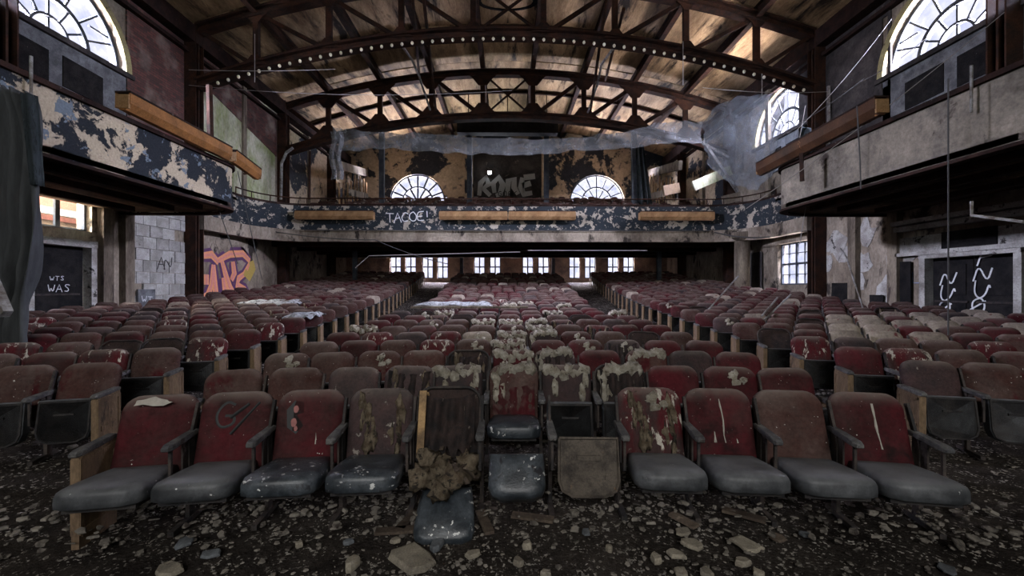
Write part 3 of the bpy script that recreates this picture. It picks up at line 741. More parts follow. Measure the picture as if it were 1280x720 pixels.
# ------------------------------------------------------------------ BALCONIES
def side_box(s_, y0, y1, X, z0, z1, mat, label, rnear=.5, rfar=1.1, soffit_drop=.0):
    """box balcony from the wall to X, fascia outline with rounded ends; s_ = side"""
    t = thing('box_balcony', label, 'balcony', (0, 0, 0), 0, 'curved box balconies on the side walls')
    out = []
    n = 10
    # path from the wall at the near end, round to the front, to the wall at the far end
    out.append((W-.02, y0))
    for k in range(n+1):
        a = pi*k/2/n; out.append((X+rnear-rnear*sin(a), y0+rnear-rnear*cos(a)))
    for k in range(1, 6): out.append((X, y0+rnear+(y1-rfar-y0-rnear)*k/6))
    for k in range(n+1):
        a = pi*k/2/n; out.append((X+rfar*1.6*(1-cos(a)), y1-rfar+rfar*sin(a)))
    out.append((W-.02, y1))
    P = [(s_*x, y) for x, y in out]
    # fascia: swept wall of thickness .14
    def wallstrip(path, za, zb, th, inset=0):
        m_ = MB(); vs = []; fs = []
        for i, (x, y) in enumerate(path):
            a = Vector(path[max(i-1, 0)]); b_ = Vector(path[min(i+1, len(path)-1)])
            d = (b_-a).normalized(); nrm = Vector((-d.y, d.x)) if s_ > 0 else Vector((d.y, -d.x))
            ip = Vector((x, y)) - nrm*(th+inset) ; op = Vector((x, y)) - nrm*inset
            for p in (op, ip):
                vs += [(p.x, p.y, za), (p.x, p.y, zb)]
        for i in range(len(path)-1):
            o_ = i*4
            fs += [(o_, o_+4, o_+5, o_+1), (o_+2, o_+3, o_+7, o_+6), (o_+1, o_+5, o_+7, o_+3), (o_, o_+2, o_+6, o_+4)]
        return m_.add(vs, fs)
    wallstrip(P, z0, z1, .14).build('fascia', mat, parent=t)
    wallstrip(P, z1, z1+.09, .26, -.07).build('coping', 'dark_trim', parent=t)
    wallstrip(P, z0-.06, z0+.0, .2, -.04).build('lower_moulding', 'dark_trim', parent=t)
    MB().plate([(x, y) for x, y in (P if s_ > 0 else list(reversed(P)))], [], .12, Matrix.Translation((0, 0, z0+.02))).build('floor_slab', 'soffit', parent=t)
    # long dark mouldings running under the soffit
    for q, (dx, w_) in enumerate(((.55, .16), (1.3, .12), (2.4, .2))):
        MB().box((s_*(X+dx), (y0+y1-rfar)/2, z0-.07-.03*q), (w_, y1-y0-rfar-.6, .14)).build('soffit_moulding', 'dark_trim', parent=t)
    return t, P
bz0, bz1 = CZ+2.28, CZ+3.42
bl, _ = side_box(-1, 6.0, 13.1, 7.9, bz0, bz1, 'balcony_left', 'large left box balcony with peeling black and cream paint')
br, _ = side_box(1, 6.0, 13.1, 7.9, bz0, bz1, 'balcony_right', 'large right box balcony faced in stained grey plaster')
side_box(1, 2.8, 5.95, 6.85, CZ+1.35, CZ+2.42, 'balcony_right', 'lower right box balcony nearest the stage, grey plaster', .5, .8)
side_box(-1, 2.8, 5.9, 7.5, CZ+1.6, CZ+2.6, 'balcony_left', 'lower left box balcony nearest the stage behind the hanging drape', .5, .8)

# main balcony
mbal = thing('main_balcony', 'deep rear balcony spanning the hall with peeling painted fascia', 'balcony', (0, 0, 0))
YF = 20.0
zb0, zb1 = CZ+2.18, CZ+3.85
path = [(-W, 15.9), (-11.3, 15.9), (-11.3, 17.8)] + [(-11.3+1.9*(1-cos(pi*k/16)), 17.8+2.2*sin(pi*k/16)) for k in range(1, 9)]
path += [(-9+18*k/12, YF-.0) for k in range(0, 13)]
path += [(-x, y) for x, y in reversed([(-W, 15.9), (-11.3, 15.9), (-11.3, 17.8)] + [(-11.3+1.9*(1-cos(pi*k/16)), 17.8+2.2*sin(pi*k/16)) for k in range(1, 9)])]
def strip(path, za, zb, th):
    m_ = MB(); vs = []; fs = []
    for i, (x, y) in enumerate(path):
        a = Vector(path[max(i-1, 0)]); b_ = Vector(path[min(i+1, len(path)-1)]); d = (b_-a).normalized(); n_ = Vector((-d.y, d.x))
        for k in (-.0, 1):
            p = Vector((x, y))+n_*th*k; vs += [(p.x, p.y, za), (p.x, p.y, zb)]
    for i in range(len(path)-1):
        o_ = i*4; fs += [(o_, o_+4, o_+5, o_+1), (o_+2, o_+3, o_+7, o_+6), (o_+1, o_+5, o_+7, o_+3), (o_, o_+2, o_+6, o_+4)]
    return m_.add(vs, fs)
strip(path, zb0+.55, zb1, .15).build('fascia', 'balcony_main', parent=mbal)
strip(path, zb0, zb0+.55, .35).build('lower_band', 'plaster_wall', parent=mbal)
strip(path, zb1, zb1+.1, .3).build('coping', 'dark_trim', parent=mbal)
ROUT = [(x, y-.06, zb1+.34) for x, y in path[2:-2]]
MB().tube(ROUT, .03, 6).build('rail', 'steel', parent=mbal)
for i in range(0, len(ROUT), 2):
    MB().tube([(ROUT[i][0], ROUT[i][1], zb1+.1), ROUT[i]], .02, 5).build('rail_post', 'steel', parent=mbal)
# raked floor of the balcony, and its flat soffit
def bal_z(y): return 4.55 + (y-YF)*.275
m = MB(); m.grid(lambda u, v: (-W+2*W*u, 20.15+(YB-20.15)*v, bal_z(20.15+(YB-20.15)*v)+.03*noise.noise(Vector((u*30, v*14, 1)))), 60, 30)
m.build('raked_floor', 'ground', parent=mbal, smooth=True)
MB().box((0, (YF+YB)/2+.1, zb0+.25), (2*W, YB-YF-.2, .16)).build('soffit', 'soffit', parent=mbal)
for y in (21.5, 24, 26.5, 29): MB().box((0, y, zb0+.05), (2*W, .3, .3)).build('soffit_beam', 'steel', parent=mbal)
for k, (x, y) in enumerate(((-8.6, 24), (8.6, 24), (-3.2, 29.6), (3.2, 29.6))):
    pl = MB().box((x, y, (zb0+1.3)/2), (.22, .22, zb0-1.2+.6)); pl.build('support_post', 'steel_blue', parent=mbal)
# ledge conduit under the fascia
MB().tube([(-9.5, YF-.1, zb0+.52), (9.5, YF-.1, zb0+.52)], .025, 5).build('conduit', 'cable', parent=mbal)
g = MB(); stroke_letters(g, 'TACOE!', Matrix.Translation((px(484, 279, YF).x, YF-.03, px(484, 279, YF).z)) @ Matrix.Rotation(pi/2, 4, 'X') @ Matrix.Rotation(.06, 4, 'Z'), .44, (.36, 0), .022, 1)
g.build('graffiti', 'paint_white', parent=mbal)

# light troughs (ochre metal strips)
def trough(name, A, B, label, w=.34, h=.3, mt='ochre_metal'):
    t = thing(name, label, 'light fitting', tuple(A), 0, 'ochre light troughs on the balcony fronts')
    A_, B_ = Vector((0, 0, 0)), Vector(B)-Vector(A)
    prof = [(-w/2, h/2), (-w/2, -h*.1), (-w*.2, -h/2), (w*.2, -h/2), (w/2, -h*.1), (w/2, h/2), (w/2-.03, h/2), (w/2-.03, -h*.05), (w*.15, -h*.4), (-w*.15, -h*.4), (-w/2+.03, -h*.05), (-w/2+.03, h/2)]
    MB().sweep([A_, B_], prof).build('housing', mt, parent=t)
    d = B_.normalized()
    for P_ in (A_, B_): MB().bar(P_-d*.02, P_+d*.02, w*.9, h*.8).build('end_cap', 'ochre_metal', parent=t)
    MB().bar(A_+Vector((0, 0, h/2+.02)), B_+Vector((0, 0, h/2+.02)), w*1.05, .04).build('cover', 'dark_trim', parent=t)
    for f in (.15, .85):
        P_ = A_.lerp(B_, f); MB().bar(P_+Vector((0, 0, 0)), P_+Vector((0, .22, -.02)) if abs(d.x) > .5 else P_+Vector((math.copysign(.3, A[0]), 0, -.05)), .05, .05).build('bracket', 'steel', parent=t)
for (a, b_), nm in zip(((372, 468), (550, 634), (636, 719), (800, 893)), ('first', 'second', 'third', 'last')):
    P0, P1 = px(a, 270, YF-.25), px(b_, 270, YF-.25)
    trough('light_trough', P0, P1, '%s from the left of the ochre troughs on the rear balcony front' % nm, .3, .38)
trough('light_trough', (-7.72, 8.55, CZ+3.72), (-7.72, 11.7, CZ+3.66), 'long ochre trough on top of the left box balcony', .30, .34, 'orange_metal')
trough('light_trough', (-7.72, 11.9, CZ+3.66), (-7.9, 13.4, CZ+3.55), 'short ochre trough end drooping past the left box balcony', .28, .32, 'orange_metal')
trough('light_trough', (7.72, 8.7, CZ+3.78), (7.72, 12.9, CZ+3.62), 'long rust-brown trough on top of the right box balcony', .30, .36, 'rust_metal')
# rail stanchions
for s_, pxx, lab in ((-1, 42, 'thin pale pipe post on the left box balcony'), (1, 1217, 'thin pale pipe post on the right box balcony')):
    y = 7.8*FPX/abs(pxx-VPX)
    tag(MB().tube([(s_*7.8, y, bz1-.45), (s_*7.8, y, bz1+.35)], .022, 6).build('pipe_post', 'pipe'), lab, 'post')

# seats and rubble on the balcony, too many and too small to part
LOD = {}
def outline_back(w=.515, h=.56, r=.125, n=5):
    pts = [(-w/2*.93, 0), (w/2*.93, 0)]
    for k in range(n+1):
        a = pi/2*k/n; pts.append((w/2-r+r*cos(a), h-r+r*sin(a)))
    for k in range(n+1):
        a = pi/2+pi/2*k/n; pts.append((-w/2+r+r*cos(a), h-r+r*sin(a)))
    return pts
TILT = radians(21)
MBACK = Matrix.Translation((0, .05, .37)) @ Matrix.Rotation(pi/2-TILT, 4, 'X')   # local x, up, and z toward -y(front)
def lod_chair(mb, M, seat=True):
    mb.cur = 0
    mb.pillow(outline_back(n=2), [(.96, -.03), (1, .0), (.94, .03), (.6, .045)], M @ MBACK)
    if seat:
        mb.cur = 1; mb.box((0, -.12, .39), (.44, .10, .42), M); mb.box((.26, -.05, .32), (.035, .12, .6), M)
        mb.cur = 2; mb.box((.26, -.06, .635), (.055, .34, .035), M)
rnd = random.Random(21)
m = MB()
for k in range(12):
    y = 20.7+k*.86
    for i in range(-20, 21):
        x = i*.55+rnd.uniform(-.05, .05)
        if abs(abs(x)-4.4) < .5 or rnd.random() < .2 or (abs(x) > 6 and rnd.random() < .25): continue
        lod_chair(m, Matrix.Translation((x, y, bal_z(y)+rnd.uniform(-.05, .03))) @ Matrix.Rotation(rnd.uniform(-.2, .2), 4, 'Z') @ Matrix.Rotation(rnd.uniform(-.15, .15), 4, 'X'))
tag(m.build('balcony_seats', 'fabric_brown', 'seat_pan', 'arm_wood'), 'rows of wrecked dark maroon seats on the rear balcony', 'seats', kind='stuff')
m = MB()
for k in range(2600):
    x = rnd.uniform(-W+.3, W-.3)
    if rnd.random() < .45: x = math.copysign(rnd.uniform(7.5, W-.3), x); y = 20.3+rnd.random()**1.3*10.5
    m.rock((x, y, bal_z(y)+rnd.uniform(0, .75)), rnd.uniform(.06, .4), k, .2, rnd.uniform(0, 6), rnd.uniform(-.8, .8), 5)
tag(m.build('balcony_rubble', 'chip'), 'plaster rubble heaped over the rear balcony seats', 'rubble', kind='stuff')
for s_ in (-1, 1):
    m = MB()
    for k in range(220):
        y = rnd.uniform(13.2, 19.8); m.rock((s_*rnd.uniform(11.2, 11.7), y, zb1-.1+rnd.uniform(0, .2)), rnd.uniform(.08, .3), k, .3, rnd.uniform(0, 6), rnd.uniform(-.8, .8), 5)
    # (kept on the narrow side ledge)
    MB().box((s_*(W-.25), 18, zb1-.14), (.5, 4.2, .1)).build('side_ledge', 'dark_trim', parent=mbal)

# posts rising from the balcony, projection booth panel, duct
for a, yy0, lab in ((478, 160, 'leftmost blue-black post rising from the rear balcony'), (587, 180, 'blue-black post at the left of the dark booth wall'),
                    (683, 186, 'blue-black post at the right of the dark booth wall'), (793, 178, 'blue-black post with a dark cloth hanging beside it')):
    p = px(a, 200, 25.5)
    tag(MB().box((0, 0, 0), (.30, .22, 5.2)).box((0, 0, -2.2), (.4, .3, .3)).build('balcony_post', 'steel_blue'), lab, 'post', 'posts on the rear balcony').location = (p.x, p.y, bal_z(25.5)+2.55)
booth = thing('booth_wall', 'dark projection booth wall with grey balloon letters between two arched windows', 'wall', (0, 0, 0))
P0, P1 = px(592, 250, 30.4), px(678, 190, 30.4)
MB().box(((P0.x+P1.x)/2, 30.75, (P0.z+P1.z)/2), (P1.x-P0.x, .7, P1.z-P0.z)).build('panel', 'plaster_dark', parent=booth)
for a in (585, 681):
    q = px(a, 220, 30.2); MB().box((q.x, 30.5, q.z), (.45, .9, 4.6)).build('pier', 'rear_wall', parent=booth)
MBo = Matrix.Translation((P0.x, 30.36, P0.z)) @ Matrix.Rotation(pi/2, 4, 'X')
for w, mt, z, nm in ((.62, 'paint_black', .0, 'outline'), (.46, 'paint_grey', .012, 'fill')):
    m = MB()
    for st in ([(.4, .3), (.5, 1.2), (.9, 1.6), (1.1, 1.1), (.7, .8), (1.2, .3)], [(1.5, .5), (1.4, 1.2), (1.8, 1.6), (2.1, 1.1), (1.9, .4), (1.6, .3)],
               [(2.4, .3), (2.5, 1.4), (2.9, 1.5), (2.9, .9), (3.2, .4)], [(3.5, 1.6), (3.4, .9), (3.6, .4), (4.2, .5)], [(3.5, 1.0), (4.1, 1.2)], [(3.6, 1.6), (4.4, 1.7)]):
        ribbon(m, st, w, MBo, z)
    m.build(nm, mt, parent=booth)
g = MB(); stroke_letters(g, 'GORK', MBo @ Matrix.Translation((1.75, .25, .05)), .36, (.36, 0), .03, 3); g.build('tag', 'paint_black', parent=booth)
q = px(612, 216, 30.2)
lampo = thing('work_lamp', 'small blinding white lamp on the dark booth wall', 'lamp', tuple(q))
MB().box((0, .03, 0), (.30, .12, .26)).build('lamp_body', 'iron', parent=lampo)
MB().box((0, -.05, 0), (.24, .03, .2)).build('lamp_lens', 'lamp_glow', parent=lampo)
area('work_lamp_light', (q.x, q.y-.12, q.z), (q.x, q.y-5, q.z-.4), .24, .2, 55, (.85, .92, 1))
P0, P1 = px(572, 168, 25), px(697, 153, 25)
duct = thing('hanging_duct', 'long black box duct slung under the rear ceiling', 'duct', ((P0.x+P1.x)/2, 25, (P0.z+P1.z)/2))
MB().box((0, 0, 0), (P1.x-P0.x, .6, P1.z-P0.z)).build('duct_body', 'door_black', parent=duct)
for k in (-2.3, -1.2, 0, 1.2, 2.3): MB().tube([(k, 0, .3), (k, 0, ceil_z(0)-duct.location.z-.05)], .03, 5).build('hanger', 'steel', parent=duct)
# wing walls in the rear corners
for s_, M_ in ((-1, ML), (1, MR)):
    t = thing('broken_partition', 'collapsed lath and plaster partition in the rear %s corner' % ('left' if s_ < 0 else 'right'), 'partition', (0, 0, 0))
    rr = random.Random(8+s_)
    for k in range(9):
        y = 23.8+k*.75
        MB().box((s_*(9.4+.06*k), y, bal_z(y)+1.2+rr.uniform(-.4, .3)), (.05, .16, 2.6+rr.uniform(-.8, .2)), rx=rr.uniform(-.12, .12)).build('stud', 'wood_strip', parent=t)
    for k in range(9):
        y = rr.uniform(23.6, 29.5); z = bal_z(y)+rr.uniform(.4, 2.4)
        MB().box((s_*(9.3+.06*(y-23)/.5), y, z), (.06, rr.uniform(.6, 1.5), rr.uniform(.4, .9)), rx=rr.uniform(-.3, .3)).build('plaster_slab', ('balcony_main', 'plaster_wall', 'rear_wall')[k % 3], parent=t)
    MB().bar((s_*8.5, 23, bal_z(23)+1.5), (s_*9.8, 29.8, bal_z(29.8)+.9), .12, .35).build('handrail_beam', 'plaster_wall', parent=t)
    MB().bar((s_*9.5, 23.2, bal_z(23)+3.1), (s_*10.2, 30.8, bal_z(30.5)+2.6), .2, .5).build('beam', 'plaster_wall', parent=t)
# toppled planks on the balcony right corner
rr = random.Random(4)
for k, (x0, y0, x1, y1, w) in enumerate(((868, 232, 915, 212, .5), (880, 175, 925, 240, .14), (880, 178, 912, 196, .12), (830, 238, 850, 234, .5), (905, 250, 945, 240, .45))):
    a, b_ = px(x0, y0, 21.2), px(x1, y1, 21.6)
    tag(MB().bar(a, b_, .12, w).build('fallen_board', ('plaster_green', 'pipe', 'pipe', 'end_wood', 'plaster_wall')[k]),
        ('green-grey broken board leaning at the right end of the rear balcony', 'long pale rod leaning over the right end of the rear balcony', 'bent short rod at the top of the leaning rod, right of rear balcony',
         'reddish broken board lying on rear balcony seats at right', 'crumpled pale sheet on the rail at the right end of the rear balcony')[k], 'board')
# bent pale column piece beside right box
pts = [px(885, 275, 17.5), px(893, 245, 17.5), px(905, 232, 17.5), px(925, 222, 17.6)]

# ------------------------------------------------------------------ nets, drapes, sheets
def cloth(name, fn, nu, nv, mat, label, cat, group=None):
    o = MB().grid(fn, nu, nv).build(name, mat, smooth=True)
    sm = o.modifiers.new('t', 'SOLIDIFY'); sm.thickness = .012
    return tag(o, label, cat, group)
def lerp_path(P, u):
    t_ = u*(len(P)-1); i = min(int(t_), len(P)-2); f = t_-i
    return tuple(P[i][q]*(1-f)+P[i+1][q]*f for q in range(len(P[0])))
TOP = [(416, 160), (470, 166), (540, 168), (600, 172), (660, 174), (720, 172), (780, 164), (830, 152), (880, 150)]
BOT = [(424, 190), (480, 186), (540, 190), (600, 193), (660, 194), (720, 188), (780, 185), (830, 178), (880, 178)]
def netf(u, v):
    a = lerp_path(TOP, u); b_ = lerp_path(BOT, u); x = a[0]*(1-v)+b_[0]*v; y = a[1]*(1-v)+b_[1]*v
    p = px(x, y, 20.6); return (p.x, p.y+.25*noise.noise(Vector((u*22, v*2, 0)))+.25*sin(v*3), p.z+.12*noise.noise(Vector((u*30, v*2, 5))))
cloth('hanging_net', netf, 90, 8, 'net_grey', 'long grey torn net strip slung across the hall above the rear balcony', 'net')
def netl(u, v):
    p = px(414+14*u+2*sin(v*9), 165+60*v, 20.4); return (p.x, p.y+.1*sin(u*14), p.z)
cloth('net_tail', netl, 10, 14, 'net_grey', 'narrow tail of grey net hanging at the left end of the slung strip', 'net')
TOP2 = [(878, 152), (900, 130), (925, 118), (950, 118), (985, 112)]; BOT2 = [(888, 205), (905, 222), (935, 236), (950, 236), (968, 215)]
def netr(u, v):
    a = lerp_path(TOP2, u); b_ = lerp_path(BOT2, u); x = a[0]*(1-v)+b_[0]*v; y = a[1]*(1-v)+b_[1]*v
    p = px(x, y, 20.0-3.4*u); return (p.x+.12*noise.noise(Vector((u*9, v*7, 0))), p.y+.3*noise.noise(Vector((u*12, v*3, 0))), p.z+.1*noise.noise(Vector((u*6, v*9, 4))))
cloth('hanging_net', netr, 30, 20, 'net_side', 'wide grey net hanging in front of the second arched window on the right', 'net')
def netk(u, v):
    p = px(1008+22*u-10*v, 150+35*v+15*sin(u*3), 14.2); return (p.x, p.y+.15*sin(u*18), p.z)
cloth('net_bundle', netk, 16, 14, 'drape_dark', 'dark bundled netting knotted over the right box balcony trough', 'net')
def clothp(u, v):
    p = px(795+u*(10+9*v)+2*v, 180+76*v, 25.2); return (p.x, p.y+.15*sin(u*16), p.z)
cloth('hanging_cloth', clothp, 16, 12, 'drape_dark', 'dark blue cloth hanging beside the post right of the rear arched window', 'cloth')
# near left drape: hangs from the lower box
DL = [(-6, 108), (-6, 200), (-4, 300), (2, 350), (-2, 385), (-14, 410), (-25, 445)]
DR = [(50, 122), (70, 175), (66, 240), (58, 300), (52, 345), (47, 385), (50, 445)]
def drape(u, v):
    a = lerp_path(DL, v); b_ = lerp_path(DR, v); x = a[0]+(b_[0]-a[0])*u; y = a[1]+(b_[1]-a[1])*u
    p = px(x, y, 6.3); return (p.x, p.y+.10*sin(u*24+2*noise.noise(Vector((u*3, v*3, 0))))+.1*noise.noise(Vector((u*4, v*5, 2))), p.z+.04*noise.noise(Vector((u*12, v*3, 1))))
cloth('torn_drape', drape, 60, 40, 'drape_grey', 'dusty grey torn drape hanging from the left near box to the seats', 'drape')
def drape2(u, v):
    x = 36+u*(16-6*v)+14*v; p = px(x, 122+112*v, 6.15); return (p.x, p.y+.06*sin(u*15), p.z)
cloth('torn_drape', drape2, 14, 14, 'drape_dark', 'dark twisted fold of cloth beside the dusty grey drape', 'drape')
a, b_ = px(-8, 330, 5.6), px(18, 392, 5.4)
tag(MB().bar(a, b_, .09, .12).build('leaning_plank', 'pipe'), 'grey plank leaning behind the dusty drape at far left', 'plank')
# plastic sheets lying on the seats
def sheet(name, cx, cy, w, d, seed, label, mat='plastic_sheet', h=.93, rz=0):
    def fn(u, v):
        x = (u-.5)*w; y = (v-.5)*d; X, Y = cx+x*cos(rz)-y*sin(rz), cy+x*sin(rz)+y*cos(rz)
        e = max(abs(u-.5), abs(v-.5))*2
        z = floor_z(X, Y)+h+.07*noise.noise(Vector((u*5+seed, v*4, seed)))-.22*max(0, e-.7)
        return (X, Y, z)
    return cloth(name, fn, 26, 16, mat, label, 'sheet')
sheet('plastic_sheet', px(790-180, 372, 12.7).x-1.0, 12.6, 2.3, .55, 3, 'crumpled clear plastic sheet over seats at the front of the rear centre rows')
sheet('plastic_sheet', -4.75, 9.9, .6, .9, 8, 'clear plastic bag draped on an aisle seat of the left block', h=.9)
sheet('plastic_sheet', -7.2, 13.0, 1.6, .9, 12, 'crumpled pale sheet over far seats of the left block', h=.9)
# flat plank across the centre block
tag(MB().box((0, 0, 0), (3.1, .26, .05)).build('long_plank', 'pilaster'), 'long pale plank lying across seat backs in the centre block', 'plank').location = (-1.05, 11.35, floor_z(-1, 11.35)+.92)

# ------------------------------------------------------------------ CHAIRS
O5 = outline_back(n=5)
BR = [(.97, -.035), (1.0, -.02), (1.0, .012), (.955, .032), (.80, .048), (.45, .058)]
ME = {}
def back_mesh(key, mat): ME[key] = MB().pillow(O5, BR, MBACK).mesh('backrest', mat, smooth=True)
for key, mt in (('maroon', 'fabric_maroon'), ('brown', 'fabric_brown'), ('pale', 'fabric_pale'), ('black', 'fabric_black'), ('splat', 'fabric_splat')): back_mesh(key, mt)
# cushion: local x, y(depth) with rounded front
SEATO = [(-.21, .0), (.21, .0), (.235, -.18), (.245, -.40), (.225, -.47), (.15, -.505), (-.15, -.505), (-.225, -.47), (-.245, -.40), (-.235, -.18)]
SR = [(.90, -.06), (.99, -.05), (1.0, -.02), (1.0, .02), (.96, .045), (.82, .062), (.45, .072)]
MDOWN = Matrix.Translation((0, .03, .385)) @ Matrix.Rotation(radians(-5), 4, 'X')
for key, mt in (('seat_down', 'vinyl'), ('seat_down_blue', 'vinyl_blue')):
    m = MB().pillow(SEATO, SR, MDOWN); m.cur = 1; m.box((0, -.24, -.075), (.40, .40, .03), MDOWN)
    ME[key] = m.mesh('seat_cushion', mt, 'seat_pan', smooth=False)
    for p in ME[key].polygons: p.use_smooth = p.material_index == 0
def smooth_round(poly, n=3): return poly
PAN = [(-.20, .02), (.20, .02), (.225, .05), (.225, -.30), (.20, -.38), (.13, -.425), (-.13, -.425), (-.20, -.38), (-.225, -.30), (-.225, .05)]
PANU = [(-.215, .0), (.215, .0), (.22, -.30), (.195, -.37), (.12, -.41), (-.12, -.41), (-.195, -.37), (-.22, -.30)]
MUP = Matrix.Translation((0, -.13, .60)) @ Matrix.Rotation(radians(90-8), 4, 'X')     # local y -> up, local z -> front(-y)
def up_mesh(mt_c, mt_p):
    m = MB().pillow(PANU, [(.93, -.10), (1, -.08), (1.0, .005), (.97, .012)], MUP)
    m.cur = 1; m.pillow(PANU, [(.97, .012), (.97, .022), (.90, .022), (.88, .012)], MUP); m.box((0, -.14, .02), (.16, .02, .012), MUP)
    return m.mesh('seat_cushion', mt_c, mt_p)
ME['seat_up'] = up_mesh('vinyl', 'seat_pan')
m = MB().pillow(PANU, [(1, -.015), (1, .0), (.97, .006)], MUP); 
m.tube([(p[0]*1.0, p[1], .012) for p in PANU+[PANU[0]]], .012, 5, M=MUP); m.box((0, -.14, .016), (.17, .035, .012), MUP)
for q in ((-.13, -.07), (.13, -.07), (.13, -.28), (-.13, -.28)): m.box((q[0], q[1], .012), (.025, .025, .01), MUP)
ME['pan_only'] = m.mesh('seat_pan', 'rusty_pan')
arm_o = [(-.024, .14), (.024, .14), (.030, -.05), (.034, -.20), (.022, -.235), (-.022, -.235), (-.034, -.20), (-.030, -.05)]
ME['armrest'] = MB().pillow(arm_o, [(.94, -.018), (1, -.01), (1, .008), (.88, .02)], Matrix.Translation((0, 0, .635)) @ Matrix.Rotation(radians(2), 4, 'X')).mesh('armrest', 'arm_wood')
m = MB(); m.box((0, .06, .31), (.028, .07, .62)).box((0, -.17, .50), (.018, .022, .24)).bar((0, -.17, .40), (0, .05, .30), .02, .05)
m.box((0, .0, .02), (.04, .34, .035)).bar((0, .07, .60), (0, .17, .84), .02, .035)
m.plate([(.05, .30), (.05, .60), (-.04, .60), (-.04, .38)], [], .012, Matrix(((0, 0, 1, -.006), (1, 0, 0, 0), (0, 1, 0, 0), (0, 0, 0, 1))))
ME['side_frame'] = m.mesh('side_frame', 'iron')
m = MB(); m.box((0, -.04, .31), (.045, .34, .62)); m.box((0, -.04, .30), (.06, .24, .05)); m.box((0, -.04, .10), (.06, .3, .05)); m.box((0, -.04, .58), (.06, .32, .04))
m.box((0, -.19, .34), (.06, .035, .5)); m.box((0, .11, .34), (.06, .035, .5))
ME['end_panel'] = m.mesh('end_panel', 'end_wood')
# stuffing shapes
def stuff_mesh(key, kind, mat):
    rn = random.Random(hash(key) % 1000 if False else len(ME)*13)
    m = MB()
    if kind == 'top':
        for k in range(6):
            x = -.19+.076*k+rn.uniform(-.02, .02); m.blob((x, .50+rn.uniform(-.06, .02), .03), (.065, .06+.03*rn.random(), .05), k+len(ME), 9, 6, .5, 3, M=MBACK)
        for k in range(4):
            x = rn.choice((-.18, -.12, .15, .19)); m.blob((x, .34+rn.uniform(-.08, .06), .05), (.03, .10, .025), k+9, 8, 6, .6, 3, M=MBACK)
    elif kind == 'side':
        for k in range(8):
            m.blob((-.12+rn.uniform(-.06, .06)+.01*k, .45-.05*k, .052), (.022, .085, .020), k+3, 8, 8, .9, 4, M=MBACK)
        for k in range(5): m.blob((.14+rn.uniform(-.05, .05), .44-.08*k, .05), (.024, .09, .02), k+30, 8, 8, .9, 4, M=MBACK)
    elif kind == 'patch':
        for k in range(5): m.blob((.05+rn.uniform(-.07, .07), .44+rn.uniform(-.07, .05), .05), (.05, .035, .02), k+50, 8, 6, .6, 3, M=MBACK)
    ME[key] = m.mesh('stuffing', mat, smooth=True)
stuff_mesh('st_top', 'top', 'stuffing'); stuff_mesh('st_side', 'side', 'stuffing_brown'); stuff_mesh('st_patch', 'patch', 'stuffing'); stuff_mesh('st_top2', 'top', 'stuffing')
# ragged cover hanging in folds in front of a back
def rag_mesh(key, mat, w=.44, z0=.02, z1=.5, seed=1, amp=.03):
    def fn(u, v):
        lo = z0+.10*noise.noise(Vector((u*9, seed, 0)))+.02*sin(u*40)
        return ((u-.5)*w*(1-.25*v*noise.noise(Vector((seed, u, 2)))), z1+(lo-z1)*v-.04*sin(pi*u), .062+amp*sin(u*22+seed+v*2)*.6+amp*noise.noise(Vector((u*5, v*7, seed))))
    ME[key] = MB().grid(fn, 22, 10, MBACK).mesh('torn_cover', mat, smooth=True)
rag_mesh('rag_red', 'fabric_maroon', .42, .0, .36, 3, .025); rag_mesh('rag_dark', 'rag', .42, .08, .5, 7, .05)
# gutted back: only the rim shell, dark hollow and rags
m = MB(); rim = [(p[0], p[1], 0) for p in O5+[O5[0]]]; m.tube(rim, .013, 6, M=MBACK); m.cur = 1
m.pillow(O5, [(.97, -.035), (.97, -.028)], MBACK)
ME['gutted'] = m.mesh('backrest', 'iron', 'rag')
m = MB(); rn = random.Random(3)
for k in range(7): m.box((-.19+.02*k, .0, .01), (.016, .48, .012), MBACK @ Matrix.Translation((0, .27, 0)) @ Matrix.Rotation(rn.uniform(-.1, .1), 4, 'Z')) if k < 2 else None
m.box((-.20, .27, .10), (.055, .50, .02), MBACK)
ME['splints'] = m.mesh('splint', 'wood_strip')

ORD = ['first', 'second', 'third', 'fourth', 'fifth', 'sixth', 'seventh', 'eighth', 'ninth', 'tenth', 'eleventh', 'twelfth', 'thirteenth', 'fourteenth',
       'fifteenth', 'sixteenth', 'seventeenth', 'eighteenth', 'nineteenth', 'twentieth', 'twenty-first', 'twenty-second', 'twenty-third']
GROUP = 'folding theatre seats'
LOOK = {'maroon': 'maroon', 'brown': 'dusty brown', 'pale': 'pale dust-covered', 'black': 'blackened', 'splat': 'white-splattered', 'gutted': 'gutted', None: 'backless'}
WALK = 3.30; PITCH = .905; SP = .538; R0 = 12.7
def seat_pos(k, phi):
    r = R0+WALK+PITCH*k; return r*sin(phi), -R0+r*cos(phi)
specs = []
def vis(x, y):
    if y < 1.2: return False
    s_ = VPX+(x-CX)/y*FPX; return -45 < s_ < 1325
rnd = random.Random(77)
for k in range(0, 32):     # centre block
    zc = WALK+PITCH*k; r = R0+zc
    n = 11 if zc < 10.6 else (9 if zc < 13.3 else (10 if zc < 17 else (11 if zc < 21 else (12 if zc < 25.5 else 13))))
    if zc > 30.2: break
    for j in range(n):
        phi = (j-(n-1)/2)*SP/r; x, y = seat_pos(k, phi)
        specs.append(dict(block='centre', row=k, seat=j, n=n, x=x, y=y, phi=phi, first=j == 0, last=j == n-1))
